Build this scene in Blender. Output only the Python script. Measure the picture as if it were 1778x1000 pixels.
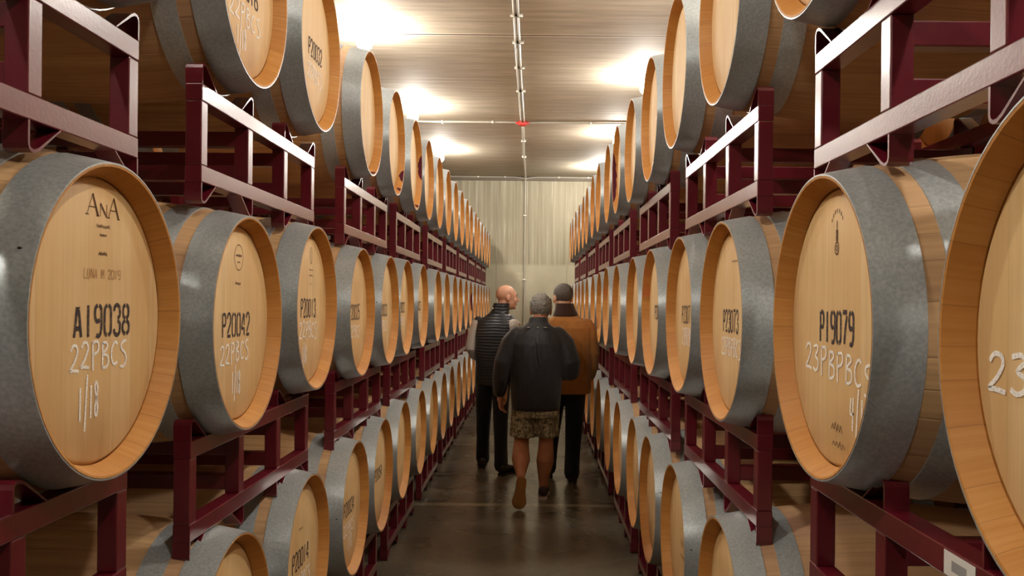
import bpy, bmesh, math, random
from mathutils import Vector, Matrix, noise

for o in list(bpy.data.objects):
    bpy.data.objects.remove(o)
SC = bpy.context.scene
COL = SC.collection
U = 1.06                      # metres per layout unit
PI = math.pi
rnd = random.Random(7)

# ------------------------------------------------------------------ camera, world, exposure
F_PX, CX, CY, ROLL = 1522.0, 926.0, 524.0, 0.010
CAM_Z = 1.50 * U
cam_d = bpy.data.cameras.new('camera')
cam = bpy.data.objects.new('camera', cam_d)
COL.objects.link(cam)
cam_d.sensor_width = 36.0
cam_d.lens = F_PX / 1778.0 * 36.0
cam_d.shift_x = -(CX - 889.0) / 1778.0
cam_d.shift_y = (CY - 500.0) / 1778.0
cam_d.clip_start = 0.05
cam.matrix_world = Matrix.Translation((0, 0, CAM_Z)) @ Matrix.Rotation(PI / 2, 4, 'X') @ Matrix.Rotation(ROLL, 4, 'Z')
SC.camera = cam

world = bpy.data.worlds.new('world')
SC.world = world
world.use_nodes = True
world.node_tree.nodes['Background'].inputs[0].default_value = (1.0, 0.86, 0.68, 1)
world.node_tree.nodes['Background'].inputs[1].default_value = 0.02
SC.view_settings.view_transform = 'Standard'
SC.view_settings.look = 'None'
SC.view_settings.gamma = 1.0
SC.view_settings.use_curve_mapping = False
SC.view_settings.exposure = 0.16
LAMP_STRENGTH = 640.0
LAMP_COLOR = (1.0, 0.95, 0.87)
SC.cycles.max_bounces = 10
SC.cycles.diffuse_bounces = 6
SC.cycles.sample_clamp_indirect = 8.0

# ------------------------------------------------------------------ layout (units of U)
XL, XR = -0.756, 0.528            # planes of the barrel fronts
H_BOT, H_MID, H_TOP = 0.603, 1.458, 2.366    # barrel axis heights
CEIL_H = 3.70
WALL_Z = 15.45
R_OUT = 0.285 * U
R_BILGE = 0.334 * U
LEN = 0.95
RECESS = 0.037


# ------------------------------------------------------------------ helpers
def srgb(r, g, b):
    f = lambda c: (c / 255 / 12.92) if c / 255 <= 0.04045 else ((c / 255 + 0.055) / 1.055) ** 2.4
    return (f(r), f(g), f(b), 1.0)


def link(o, parent=None):
    COL.objects.link(o)
    if parent is not None:
        o.parent = parent
    return o


def obj(name, bm, mats, parent=None, loc=(0, 0, 0), smooth=True, angle=0.6):
    me = bpy.data.meshes.new(name)
    bm.normal_update()
    bm.to_mesh(me)
    bm.free()
    for m in (mats if isinstance(mats, (list, tuple)) else [mats]):
        me.materials.append(m)
    if smooth:
        me.polygons.foreach_set('use_smooth', [True] * len(me.polygons))
        me.set_sharp_from_angle(angle=angle)
    o = bpy.data.objects.new(name, me)
    o.location = loc
    return link(o, parent)


def inst(name, me, parent=None, loc=(0, 0, 0), rotz=0.0):
    o = bpy.data.objects.new(name, me)
    o.location = loc
    o.rotation_euler = (0, 0, rotz)
    return link(o, parent)


def tag(o, label, cat, group=None, kind=None):
    o['label'] = label
    o['category'] = cat
    if group:
        o['group'] = group
    if kind:
        o['kind'] = kind
    return o


def empty(name, loc, rotz=0.0):
    o = bpy.data.objects.new(name, None)
    o.location = loc
    o.rotation_euler = (0, 0, rotz)
    o.empty_display_size = 0.1
    return link(o)


def copy_tree(o, parent=None):
    c = o.copy()
    COL.objects.link(c)
    c.parent = parent
    for ch in list(o.children):
        copy_tree(ch, c)
    return c


def add_box(bm, lo, hi, bevel=0.0, mi=0):
    vs = [bm.verts.new((x, y, z)) for x in (lo[0], hi[0]) for y in (lo[1], hi[1]) for z in (lo[2], hi[2])]
    fs = []
    for q in ((0, 1, 3, 2), (4, 6, 7, 5), (0, 4, 5, 1), (2, 3, 7, 6), (0, 2, 6, 4), (1, 5, 7, 3)):
        f = bm.faces.new([vs[i] for i in q])
        f.material_index = mi
        fs.append(f)
    bmesh.ops.recalc_face_normals(bm, faces=fs)
    if bevel:
        es = list({e for f in fs for e in f.edges})
        bmesh.ops.bevel(bm, geom=es, offset=bevel, segments=2, affect='EDGES', profile=0.5)


def add_rev_x(bm, prof, n=64, mi=0, close=False):
    """revolve (x, r) points about the X axis"""
    rings = []
    for x, r in prof:
        if r < 1e-6:
            rings.append([bm.verts.new((x, 0, 0))])
        else:
            rings.append([bm.verts.new((x, r * math.cos(2 * PI * k / n), r * math.sin(2 * PI * k / n))) for k in range(n)])
    pairs = list(zip(rings, rings[1:]))
    if close:
        pairs.append((rings[-1], rings[0]))
    fs = []
    for a, b in pairs:
        for k in range(n):
            j = (k + 1) % n
            if len(a) == 1 and len(b) == 1:
                continue
            if len(a) == 1:
                f = bm.faces.new((a[0], b[j], b[k]))
            elif len(b) == 1:
                f = bm.faces.new((a[k], a[j], b[0]))
            else:
                f = bm.faces.new((a[k], a[j], b[j], b[k]))
            f.material_index = mi
            fs.append(f)
    return fs


def frames(pts):
    ts = []
    for i in range(len(pts)):
        a = pts[max(i - 1, 0)]
        b = pts[min(i + 1, len(pts) - 1)]
        ts.append((b - a).normalized())
    u = ts[0].orthogonal().normalized()
    out = []
    for t in ts:
        u = (u - t * u.dot(t)).normalized()
        out.append((u.copy(), t.cross(u).normalized()))
    return out


def add_tube(bm, pts, rad, n=12, caps=True, mi=0, round_caps=False, flat=1.0, up=None):
    pts = [Vector(p) for p in pts]
    if not isinstance(rad, (list, tuple)):
        rad = [rad] * len(pts)
    rad = list(rad)
    if round_caps:
        d0 = (pts[0] - pts[1]).normalized()
        d1 = (pts[-1] - pts[-2]).normalized()
        r0, r1 = rad[0], rad[-1]
        pts = [pts[0] + d0 * r0 * 0.95, pts[0] + d0 * r0 * 0.6] + pts + [pts[-1] + d1 * r1 * 0.6, pts[-1] + d1 * r1 * 0.95]
        rad = [r0 * 0.3, r0 * 0.8] + rad + [r1 * 0.8, r1 * 0.3]
    fr = frames(pts)
    if up is not None:
        up = Vector(up)
        nf = []
        for (u, v), i in zip(fr, range(len(pts))):
            t = u.cross(v)
            w = (up - t * up.dot(t)).normalized()
            nf.append((w, t.cross(w)))
        fr = nf
    rings = []
    for p, r, (u, v) in zip(pts, rad, fr):
        rings.append([bm.verts.new(p + u * (r * math.cos(2 * PI * k / n)) + v * (r * flat * math.sin(2 * PI * k / n))) for k in range(n)])
    for a, b in zip(rings, rings[1:]):
        for k in range(n):
            f = bm.faces.new((a[k], a[(k + 1) % n], b[(k + 1) % n], b[k]))
            f.material_index = mi
    if caps:
        bm.faces.new(list(reversed(rings[0]))).material_index = mi
        bm.faces.new(rings[-1]).material_index = mi


def add_loft(bm, rings, n=28):
    """horizontal elliptical rings (cx, cy, z, rx, ry[, yaw])"""
    rr = []
    for r in rings:
        cx, cy, z, rx, ry = r[:5]
        yaw = r[5] if len(r) > 5 else 0.0
        c, s = math.cos(yaw), math.sin(yaw)
        ring = []
        for k in range(n):
            a = 2 * PI * k / n
            # a slightly squared oval
            ca, sa = math.cos(a), math.sin(a)
            x = rx * math.copysign(abs(ca) ** 0.85, ca)
            y = ry * math.copysign(abs(sa) ** 0.85, sa)
            ring.append(bm.verts.new((cx + x * c - y * s, cy + x * s + y * c, z)))
        rr.append(ring)
    for a, b in zip(rr, rr[1:]):
        for k in range(n):
            bm.faces.new((a[k], a[(k + 1) % n], b[(k + 1) % n], b[k]))
    bm.faces.new(list(reversed(rr[0])))
    bm.faces.new(rr[-1])
    bmesh.ops.recalc_face_normals(bm, faces=bm.faces[:])


def add_ell(bm, c, r, M=None, sub=3):
    res = bmesh.ops.create_icosphere(bm, subdivisions=sub, radius=1.0)
    mat = Matrix.Translation(Vector(c)) @ (M.to_4x4() if M else Matrix.Identity(4)) @ Matrix.Diagonal((r[0], r[1], r[2], 1))
    bmesh.ops.transform(bm, matrix=mat, verts=res['verts'])


# ------------------------------------------------------------------ node helpers
class NT:
    def __init__(self, name, rough=0.6, metallic=0.0, spec=0.5, coat=0.0, coat_rough=0.1):
        self.m = bpy.data.materials.new(name)
        self.m.use_nodes = True
        self.t = self.m.node_tree
        self.b = self.t.nodes['Principled BSDF']
        self.b.inputs['Roughness'].default_value = rough
        self.b.inputs['Metallic'].default_value = metallic
        self.b.inputs['Specular IOR Level'].default_value = spec
        self.b.inputs['Coat Weight'].default_value = coat
        self.b.inputs['Coat Roughness'].default_value = coat_rough
        self._co = None

    def n(self, typ, **kw):
        nd = self.t.nodes.new(typ)
        for k, v in kw.items():
            setattr(nd, k, v)
        return nd

    def set(self, sock, v):
        if hasattr(v, 'is_output') or isinstance(v, bpy.types.NodeSocket):
            self.t.links.new(v, sock)
        else:
            sock.default_value = v

    def co(self):
        if self._co is None:
            self._co = self.n('ShaderNodeTexCoord').outputs['Object']
        return self._co

    def rand(self):
        return self.n('ShaderNodeObjectInfo').outputs['Random']

    def math(self, op, a, b=0.0, c=0.0):
        nd = self.n('ShaderNodeMath', operation=op)
        self.set(nd.inputs[0], a)
        self.set(nd.inputs[1], b)
        self.set(nd.inputs[2], c)
        return nd.outputs[0]

    def sep(self, v):
        nd = self.n('ShaderNodeSeparateXYZ')
        self.set(nd.inputs[0], v)
        return nd.outputs

    def comb(self, x, y, z):
        nd = self.n('ShaderNodeCombineXYZ')
        for i, q in enumerate((x, y, z)):
            self.set(nd.inputs[i], q)
        return nd.outputs[0]

    def noise(self, vec, scale=5.0, detail=4.0, rough=0.55, dim='3D', w=0.0):
        nd = self.n('ShaderNodeTexNoise', noise_dimensions=dim)
        if dim != '1D':
            self.set(nd.inputs['Vector'], vec)
        if dim in ('1D', '4D'):
            self.set(nd.inputs['W'], w)
        nd.inputs['Scale'].default_value = scale
        nd.inputs['Detail'].default_value = detail
        nd.inputs['Roughness'].default_value = rough
        return nd.outputs['Fac']

    def white(self, w):
        nd = self.n('ShaderNodeTexWhiteNoise', noise_dimensions='1D')
        self.set(nd.inputs['W'], w)
        return nd.outputs['Value']

    def mapr(self, v, a, b, c=0.0, d=1.0):
        nd = self.n('ShaderNodeMapRange')
        self.set(nd.inputs[0], v)
        for i, q in enumerate((a, b, c, d)):
            nd.inputs[i + 1].default_value = q
        return nd.outputs[0]

    def mix(self, f, a, b, mode='MIX'):
        nd = self.n('ShaderNodeMix', data_type='RGBA', blend_type=mode)
        self.set(nd.inputs[0], f)
        self.set(nd.inputs[6], a)
        self.set(nd.inputs[7], b)
        return nd.outputs[2]

    def vscale(self, v, s):
        nd = self.n('ShaderNodeMapping')
        self.set(nd.inputs[0], v)
        nd.inputs['Scale'].default_value = s
        return nd.outputs[0]

    def color(self, c):
        self.set(self.b.inputs['Base Color'], c)

    def rough(self, v):
        self.set(self.b.inputs['Roughness'], v)

    def bump(self, h, strength=0.2, dist=0.005):
        nd = self.n('ShaderNodeBump')
        nd.inputs['Strength'].default_value = strength
        nd.inputs['Distance'].default_value = dist
        self.set(nd.inputs['Height'], h)
        self.t.links.new(nd.outputs[0], self.b.inputs['Normal'])


def plain(name, c, rough=0.6, metallic=0.0, spec=0.5, coat=0.0, var=0.12, scale=14.0):
    m = NT(name, rough, metallic, spec, coat)
    f = m.noise(m.co(), scale, 4)
    lo = tuple(x * (1 - var) for x in c[:3]) + (1,)
    hi = tuple(min(1, x * (1 + var)) for x in c[:3]) + (1,)
    m.color(m.mix(f, lo, hi))
    return m.m


# ------------------------------------------------------------------ materials
def mat_head():
    m = NT('oak_head', 0.62, spec=0.35)
    s = m.sep(m.co())
    r = m.rand()
    off = m.math('MULTIPLY', r, 37.0)
    yb = m.math('DIVIDE', m.math('ADD', s[1], m.math('MULTIPLY', r, 0.05)), 0.088)
    board = m.math('FLOOR', yb)
    frac = m.math('FRACT', yb)
    bw = m.white(m.math('ADD', board, off))
    grain = m.noise(m.comb(m.math('MULTIPLY', s[1], 60.0), m.math('MULTIPLY', s[2], 2.5), m.math('ADD', off, m.math('MULTIPLY', bw, 9.0))), 1.0, 5, 0.65)
    blot = m.noise(m.comb(s[1], m.math('MULTIPLY', s[2], 0.6), off), 5.0, 3)
    c = m.mix(m.mapr(grain, 0.3, 0.75), srgb(214, 180, 128), srgb(236, 206, 156))
    c = m.mix(m.math('MULTIPLY', bw, 0.7), c, srgb(212, 168, 108))
    c = m.mix(m.mapr(blot, 0.5, 0.72, 0, 0.5), c, srgb(196, 150, 96))
    edge = m.math('ABSOLUTE', m.math('SUBTRACT', frac, 0.5))
    c = m.mix(m.mapr(edge, 0.485, 0.5, 0, 0.22), c, srgb(140, 100, 60))
    # old wine spill that ran down to the bottom of the head on some barrels
    sp = m.noise(m.comb(m.math('MULTIPLY', s[1], 1.0), m.math('MULTIPLY', s[2], 0.5), m.math('ADD', off, 3.0)), 7.0, 4)
    low = m.mapr(s[2], -0.10, -0.26)
    c = m.mix(m.math('MULTIPLY', m.math('MULTIPLY', low, m.mapr(sp, 0.45, 0.7)), m.mapr(r, 0.2, 0.9, 0.1, 0.65)), c, srgb(158, 104, 78))
    m.color(c)
    m.bump(grain, 0.12, 0.002)
    return m.m


def stave_coords(m):
    s = m.sep(m.co())
    ang = m.math('DIVIDE', m.math('ARCTAN2', s[1], s[2]), 2 * PI)
    r = m.rand()
    a = m.math('ADD', m.math('MULTIPLY', ang, 29.0), m.math('MULTIPLY', r, 11.0))
    # unequal stave widths
    a = m.math('ADD', a, m.math('MULTIPLY', m.math('SINE', m.math('MULTIPLY', a, 1.7)), 0.22))
    return s, ang, r, m.math('FLOOR', a), m.math('FRACT', a)


def mat_body():
    m = NT('oak_staves', 0.65, spec=0.3)
    s, ang, r, st, fr = stave_coords(m)
    off = m.math('MULTIPLY', r, 51.0)
    w = m.white(m.math('ADD', st, off))
    g = m.noise(m.comb(m.math('MULTIPLY', s[0], 3.0), m.math('MULTIPLY', ang, 160.0), m.math('ADD', off, w)), 1.0, 5, 0.6)
    c = m.mix(m.mapr(g, 0.3, 0.75), srgb(168, 130, 88), srgb(206, 168, 120))
    c = m.mix(m.math('MULTIPLY', w, 0.5), c, srgb(180, 142, 108))
    b = m.noise(m.comb(m.math('ADD', s[0], off), s[1], s[2]), 3.2, 5)
    c = m.mix(m.mapr(b, 0.5, 0.75, 0, 0.6), c, srgb(160, 118, 102))
    e = m.math('ABSOLUTE', m.math('SUBTRACT', fr, 0.5))
    c = m.mix(m.mapr(e, 0.48, 0.5, 0, 0.35), c, srgb(92, 60, 38))
    m.color(c)
    m.bump(m.mapr(e, 0.46, 0.5, 1, 0), 0.25, 0.003)
    return m.m


def mat_chime():
    m = NT('oak_chime', 0.55, spec=0.35)
    s, ang, r, st, fr = stave_coords(m)
    off = m.math('MULTIPLY', r, 51.0)
    w = m.white(m.math('ADD', st, off))
    g = m.noise(m.comb(m.math('MULTIPLY', s[0], 9.0), m.math('MULTIPLY', ang, 220.0), off), 1.0, 5)
    c = m.mix(m.mapr(g, 0.3, 0.75), srgb(190, 130, 60), srgb(210, 154, 84))
    c = m.mix(m.math('MULTIPLY', w, 0.55), c, srgb(178, 114, 48))
    b = m.noise(m.comb(m.math('ADD', s[0], off), s[1], s[2]), 4.5, 3)
    c = m.mix(m.math('MULTIPLY', m.mapr(b, 0.62, 0.75), m.mapr(r, 0.2, 1.0, 0.0, 0.7)), c, srgb(196, 96, 66))
    e = m.math('ABSOLUTE', m.math('SUBTRACT', fr, 0.5))
    c = m.mix(m.mapr(e, 0.475, 0.5, 0, 0.4), c, srgb(110, 66, 30))
    m.color(c)
    return m.m


def mat_steel():
    m = NT('galvanised_steel', 0.36, metallic=0.42)
    r = m.rand()
    s = m.sep(m.co())
    off = m.math('MULTIPLY', r, 23.0)
    v = m.comb(m.math('ADD', s[0], off), s[1], s[2])
    a = m.noise(v, 140.0, 3)
    b = m.noise(v, 6.0, 4)
    c = m.mix(m.mapr(a, 0.35, 0.7), srgb(160, 165, 165), srgb(186, 190, 190))
    c = m.mix(m.mapr(b, 0.5, 0.8, 0, 0.3), c, srgb(136, 138, 140))
    m.color(c)
    m.rough(m.mapr(b, 0.3, 0.8, 0.3, 0.42))
    return m.m


def mat_red():
    m = NT('oxblood_paint', 0.3, spec=0.55, coat=0.55, coat_rough=0.16)
    f = m.noise(m.co(), 9.0, 4)
    m.color(m.mix(f, srgb(84, 14, 26), srgb(106, 22, 36)))
    h = m.noise(m.co(), 120.0, 3)
    m.bump(h, 0.16, 0.002)
    return m.m


def mat_ceiling():
    m = NT('board_cast_concrete', 0.75, spec=0.3)
    s = m.sep(m.co())
    streak = m.noise(m.comb(m.math('MULTIPLY', s[0], 1.1), m.math('MULTIPLY', s[1], 14.0), 0.0), 1.0, 6, 0.62)
    fine = m.noise(m.comb(m.math('MULTIPLY', s[0], 6.0), m.math('MULTIPLY', s[1], 90.0), 4.0), 1.0, 3)
    big = m.noise(m.co(), 0.55, 4)
    c = m.mix(m.mapr(streak, 0.3, 0.7), srgb(156, 146, 128), srgb(198, 187, 168))
    c = m.mix(m.mapr(fine, 0.35, 0.75, 0, 0.35), c, srgb(152, 141, 122))
    c = m.mix(m.mapr(big, 0.45, 0.75, 0, 0.35), c, srgb(158, 148, 131))
    # joints between the precast panels, with a pale grout lip
    pj = m.math('SUBTRACT', s[1], 7.24 * U - 2.85 * U * 6)
    d = m.math('ABSOLUTE', m.math('SUBTRACT', m.math('FRACT', m.math('ADD', m.math('DIVIDE', pj, 2.85 * U), 0.5)), 0.5))
    wob = m.noise(m.comb(m.math('MULTIPLY', s[0], 9.0), 0.0, 0.0), 1.0, 4)
    d2 = m.math('ADD', d, m.math('MULTIPLY', m.math('SUBTRACT', wob, 0.5), 0.008))
    c = m.mix(m.mapr(d2, 0.013, 0.009, 0, 0.8), c, srgb(240, 232, 214))
    c = m.mix(m.mapr(d, 0.006, 0.004), c, srgb(84, 74, 60))
    m.color(c)
    m.bump(streak, 0.15, 0.01)
    return m.m


def mat_wall():
    m = NT('board_formed_concrete_wall', 0.8, spec=0.3)
    s = m.sep(m.co())
    board = m.noise(m.comb(m.math('MULTIPLY', s[0], 17.0), m.math('MULTIPLY', s[2], 0.35), 2.0), 1.0, 6, 0.65)
    big = m.noise(m.co(), 1.1, 5)
    drip = m.noise(m.comb(m.math('MULTIPLY', s[0], 34.0), m.math('MULTIPLY', s[2], 0.9), 7.0), 1.0, 3)
    c = m.mix(m.mapr(board, 0.3, 0.72), srgb(130, 122, 102), srgb(182, 173, 150))
    c = m.mix(m.mapr(big, 0.4, 0.75, 0, 0.55), c, srgb(146, 137, 114))
    hi = m.mapr(s[2], 2.27, 2.31)
    c = m.mix(m.math('MULTIPLY', m.mapr(drip, 0.6, 0.72, 0, 0.5), hi), c, srgb(212, 206, 186))
    low = m.mix(m.mapr(big, 0.3, 0.7), srgb(164, 156, 132), srgb(186, 178, 154))
    c = m.mix(m.mapr(s[2], 2.31, 2.25), c, low)
    # vertical form joints
    for xj, wd in ((-0.70, 0.006), (0.62, 0.006)):
        d = m.math('ABSOLUTE', m.math('SUBTRACT', s[0], xj))
        c = m.mix(m.mapr(d, wd * 1.6, wd * 0.5, 0, 0.45), c, srgb(112, 104, 84))
    sx = m.math('PINGPONG', m.math('ADD', s[0], 0.13), 0.5)
    m.color(c)
    m.bump(board, 0.25, 0.01)
    return m.m


def mat_floor():
    m = NT('polished_concrete_floor', 0.3, spec=0.5)
    s = m.sep(m.co())
    big = m.noise(m.co(), 0.9, 4, 0.5)
    fine = m.noise(m.co(), 26.0, 4)
    c = m.mix(m.mapr(big, 0.3, 0.7), srgb(88, 80, 66), srgb(120, 110, 92))
    c = m.mix(m.mapr(fine, 0.4, 0.75, 0, 0.3), c, srgb(76, 68, 56))
    wob = m.math('MULTIPLY', m.math('SUBTRACT', m.noise(m.comb(m.math('MULTIPLY', s[0], 3.0), 0.0, 0.0), 1.0, 3), 0.5), 0.03)
    for yj, wd, st in ((6.47 * U, 0.055, 0.75), (7.62 * U, 0.035, 0.4), (9.2 * U, 0.06, 0.3)):
        d = m.math('ABSOLUTE', m.math('ADD', m.math('SUBTRACT', s[1], yj), wob))
        c = m.mix(m.mapr(d, wd, wd * 0.35, 0, st), c, srgb(184, 174, 150))
        c = m.mix(m.mapr(d, 0.008, 0.004, 0, 0.6), c, srgb(52, 44, 34))
    m.color(c)
    m.rough(m.mapr(m.noise(m.co(), 1.6, 2), 0.2, 0.8, 0.2, 0.34))
    return m.m


def mat_chalk():
    m = NT('white_chalk', 0.9, spec=0.1)
    f = m.noise(m.co(), 260.0, 3, 0.7)
    m.color(srgb(252, 248, 240))
    m.set(m.b.inputs['Alpha'], m.mapr(f, 0.32, 0.56, 0.6, 1.0))
    return m.m


def mat_ink(name, c, lo=0.5):
    m = NT(name, 0.8, spec=0.15)
    f = m.noise(m.co(), 120.0, 3, 0.7)
    m.color(c)
    m.set(m.b.inputs['Alpha'], m.mapr(f, 0.3, 0.6, lo, 1.0))
    return m.m


M_HEAD, M_BODY, M_CHIME, M_STEEL, M_RED = mat_head(), mat_body(), mat_chime(), mat_steel(), mat_red()
M_CHALK = mat_chalk()
M_INK = mat_ink('stencil_ink', srgb(66, 56, 58), 0.55)
M_BRAND = mat_ink('cooper_brand_ink', srgb(92, 60, 40), 0.6)
M_FAINT = mat_ink('faded_stamp_ink', srgb(176, 134, 84), 0.4)
M_WINE = mat_ink('dried_wine', srgb(84, 26, 44), 0.75)
M_DARK = plain('dark_rivet_steel', srgb(46, 42, 42), 0.5, 0.6)
M_PIPE = plain('grey_conduit_metal', srgb(196, 190, 178), 0.35, 0.55)
M_STICK = plain('white_sticker_paper', srgb(222, 218, 208), 0.6, var=0.06)
M_PRINT = plain('grey_label_print', srgb(150, 146, 142), 0.7)
M_REDBOX = plain('red_enamel', srgb(206, 40, 24), 0.4)
M_LAMPBODY = plain('lamp_white_enamel', srgb(232, 228, 220), 0.4)


def mat_glow():
    m = bpy.data.materials.new('lamp_glass_lit')
    m.use_nodes = True
    b = m.node_tree.nodes['Principled BSDF']
    b.inputs['Base Color'].default_value = (0.9, 0.88, 0.82, 1)
    b.inputs['Emission Color'].default_value = LAMP_COLOR + (1,)
    b.inputs['Emission Strength'].default_value = LAMP_STRENGTH
    return m


M_GLOW = mat_glow()

# ------------------------------------------------------------------ room shell
RX0, RX1, RY0, RY1 = -3.45 * U, 3.25 * U, -5.0, WALL_Z * U
CH = CEIL_H * U


def slab(name, lo, hi, mat, loc=(0, 0, 0)):
    bm = bmesh.new()
    add_box(bm, lo, hi)
    o = obj(name, bm, mat, smooth=False)
    o['kind'] = 'structure'
    return o


slab('floor', (RX0 - .2, RY0 - .2, -0.2), (RX1 + .2, RY1 + .2, 0.0), mat_floor())
slab('ceiling', (RX0 - .2, RY0 - .2, CH), (RX1 + .2, RY1 + .2, CH + 0.2), mat_ceiling())
M_WALL = mat_wall()
slab('wall_front', (RX0 - .2, RY1, 0), (RX1 + .2, RY1 + .2, CH), M_WALL)
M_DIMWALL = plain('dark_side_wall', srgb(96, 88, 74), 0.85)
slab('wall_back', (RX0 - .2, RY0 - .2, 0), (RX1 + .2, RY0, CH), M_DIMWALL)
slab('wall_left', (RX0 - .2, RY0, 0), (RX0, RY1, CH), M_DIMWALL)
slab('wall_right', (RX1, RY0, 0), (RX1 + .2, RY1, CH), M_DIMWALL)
slab('trim_1', (RX0, RY1 - 0.05, CH - 0.075), (RX1, RY1, CH), plain('dark_wall_strip', srgb(104, 94, 80), 0.8))  # darker strip along the top edge of the far wall


# ------------------------------------------------------------------ ceiling lamps
def lamp_meshes():
    bm = bmesh.new()
    prof = [(0.0, 0.0), (0.0, 0.05), (-0.03, 0.05), (-0.07, 0.036), (-0.075, 0.0)]
    n = 24
    rings = []
    for z, r in prof:
        rings.append([bm.verts.new((max(r, 1e-4) * math.cos(2 * PI * k / n), max(r, 1e-4) * math.sin(2 * PI * k / n), z)) for k in range(n)])
    for a, b in zip(rings, rings[1:]):
        for k in range(n):
            bm.faces.new((a[k], b[k], b[(k + 1) % n], a[(k + 1) % n]))
    return bm


def make_lamp():
    root = empty('ceiling_lamp', (0, 0, CH))
    obj('lamp_base', lamp_meshes(), M_LAMPBODY, root)
    bm = bmesh.new()
    n = 20
    prof = [(-0.076, 0.034), (-0.09, 0.056), (-0.12, 0.068), (-0.155, 0.066), (-0.185, 0.044), (-0.198, 0.001)]
    rings = [[bm.verts.new((r * math.cos(2 * PI * k / n), r * math.sin(2 * PI * k / n), z)) for k in range(n)] for z, r in prof]
    for a, b in zip(rings, rings[1:]):
        for k in range(n):
            bm.faces.new((a[k], b[k], b[(k + 1) % n], a[(k + 1) % n]))
    bm.faces.new(list(reversed(rings[0])))
    obj('lamp_globe', bm, M_GLOW, root)
    bm = bmesh.new()
    for k in range(4):
        a = PI / 4 + k * PI / 2
        pts = [(0.045 * math.cos(a), 0.045 * math.sin(a), -0.045), (0.074 * math.cos(a), 0.074 * math.sin(a), -0.12),
               (0.066 * math.cos(a), 0.066 * math.sin(a), -0.17), (0.01 * math.cos(a), 0.01 * math.sin(a), -0.207)]
        add_tube(bm, pts, 0.003, 6)
    obj('wire_guard', bm, M_LAMPBODY, root)
    return root


LAMPS = [(-1.38, 7.06 + 2.83 * k) for k in range(-3, 3)] + [(1.07, 8.46 + 2.85 * k) for k in range(-3, 3)]
lamp0 = make_lamp()
ORD = ['first', 'second', 'third', 'fourth', 'fifth', 'sixth', 'seventh', 'eighth', 'ninth', 'tenth', 'eleventh', 'twelfth',
       'thirteenth', 'fourteenth', 'fifteenth', 'sixteenth', 'seventeenth', 'eighteenth', 'nineteenth', 'twentieth', 'twenty-first', 'twenty-second']
for i, (lx, lz) in enumerate(LAMPS):
    o = lamp0 if i == 0 else copy_tree(lamp0)
    o.location = (lx * U, lz * U, CH)
    side = 'left' if lx < 0 else 'right'
    k = sorted(z for x, z in LAMPS if (x < 0) == (lx < 0)).index(lz)
    n_side = sum(1 for x, z in LAMPS if (x < 0) == (lx < 0))
    tag(o, 'glowing ceiling lamp above the %s row of barrels, %s lamp counted from the far wall' % (side, ORD[n_side - 1 - k]),
        'lamp', 'lamps on the ceiling above the barrels')


# ------------------------------------------------------------------ conduits
def pipe_thing(name, pts, r, label, strap_pts=(), strap_dir='z'):
    root = empty(name, pts[0])
    p0 = Vector(pts[0])
    bm = bmesh.new()
    add_tube(bm, [Vector(p) - p0 for p in pts], r, 10)
    obj('pipe', bm, M_PIPE, root)
    for (sx, sy, sz) in strap_pts:
        bm = bmesh.new()
        if strap_dir == 'z':
            add_box(bm, (-0.035, -0.012, -r * 1.3), (0.035, 0.012, r + 0.002), 0.002)
        elif strap_dir == 'x':
            add_box(bm, (-0.012, -0.03, -r * 1.3), (0.012, 0.03, r + 0.002), 0.002)
        else:
            add_box(bm, (-0.03, -r * 1.3, -0.012), (0.03, r + 0.002, 0.012), 0.002)
        obj('pipe_strap', bm, M_PIPE, root, Vector((sx, sy, sz)) - p0)
    tag(root, label, 'conduit', 'metal conduits on the ceiling and far wall')
    return root


PX = -0.15 * U
zc = CH - 0.014
yj = 10.70 * U
pipe_thing('conduit', [(PX - 0.016, 0.5, zc), (PX - 0.016, 5.0 * U, zc), (PX - 0.024, 8.6 * U, zc), (PX - 0.018, yj, zc)], 0.011,
           'left one of the twin grey conduits running along the ceiling centre to the red box',
           [(PX - 0.016, y * U, zc) for y in (6.7, 7.4, 8.2, 9.1)])
pipe_thing('conduit', [(PX + 0.016, 0.5, zc), (PX + 0.016, 5.0 * U, zc), (PX + 0.008, 8.6 * U, zc), (PX + 0.016, yj, zc)], 0.011,
           'right one of the twin grey conduits running along the ceiling centre to the red box',
           [(PX + 0.016, y * U, zc) for y in (6.7, 7.4, 8.2, 9.1)])
pipe_thing('conduit', [(PX, yj, zc), (PX - 0.012, 13.0 * U, zc), (PX - 0.01, RY1 - 0.11, zc), (PX - 0.01, RY1 - 0.075, zc - 0.02)], 0.016,
           'single pale conduit on the ceiling from the red box back to the far wall',
           [(PX - 0.006, 11.9 * U, zc), (PX - 0.012, 13.2 * U, zc)])
pipe_thing('conduit', [(-2.6, yj, zc), (PX - 0.03, yj, zc)], 0.012, 'thin conduit crossing the ceiling to the left of the red box',
           [(-0.55, yj, zc), (-1.2, yj, zc)], 'x')
pipe_thing('conduit', [(PX + 0.03, yj, zc), (2.4, yj, zc)], 0.012, 'thin conduit crossing the ceiling to the right of the red box',
           [(0.72, yj, zc), (1.2, yj, zc)], 'x')
yw = RY1 - 0.066
pipe_thing('conduit', [(-2.6, yw, zc - 0.002), (PX - 0.22, yw, zc - 0.002), (PX - 0.10, yw, zc - 0.012), (PX - 0.02, yw, zc - 0.03)], 0.012,
           'thin conduit along the top of the far wall, left half',
           [(-1.05, yw, zc), (-0.55, yw, zc)], 'x')
pipe_thing('conduit', [(PX + 0.0, yw, zc - 0.03), (PX + 0.10, yw, zc - 0.012), (PX + 0.22, yw, zc - 0.002), (2.6, yw, zc - 0.002)], 0.012,
           'thin conduit along the top of the far wall, right half',
           [(0.45, yw, zc), (1.0, yw, zc)], 'x')
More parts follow.
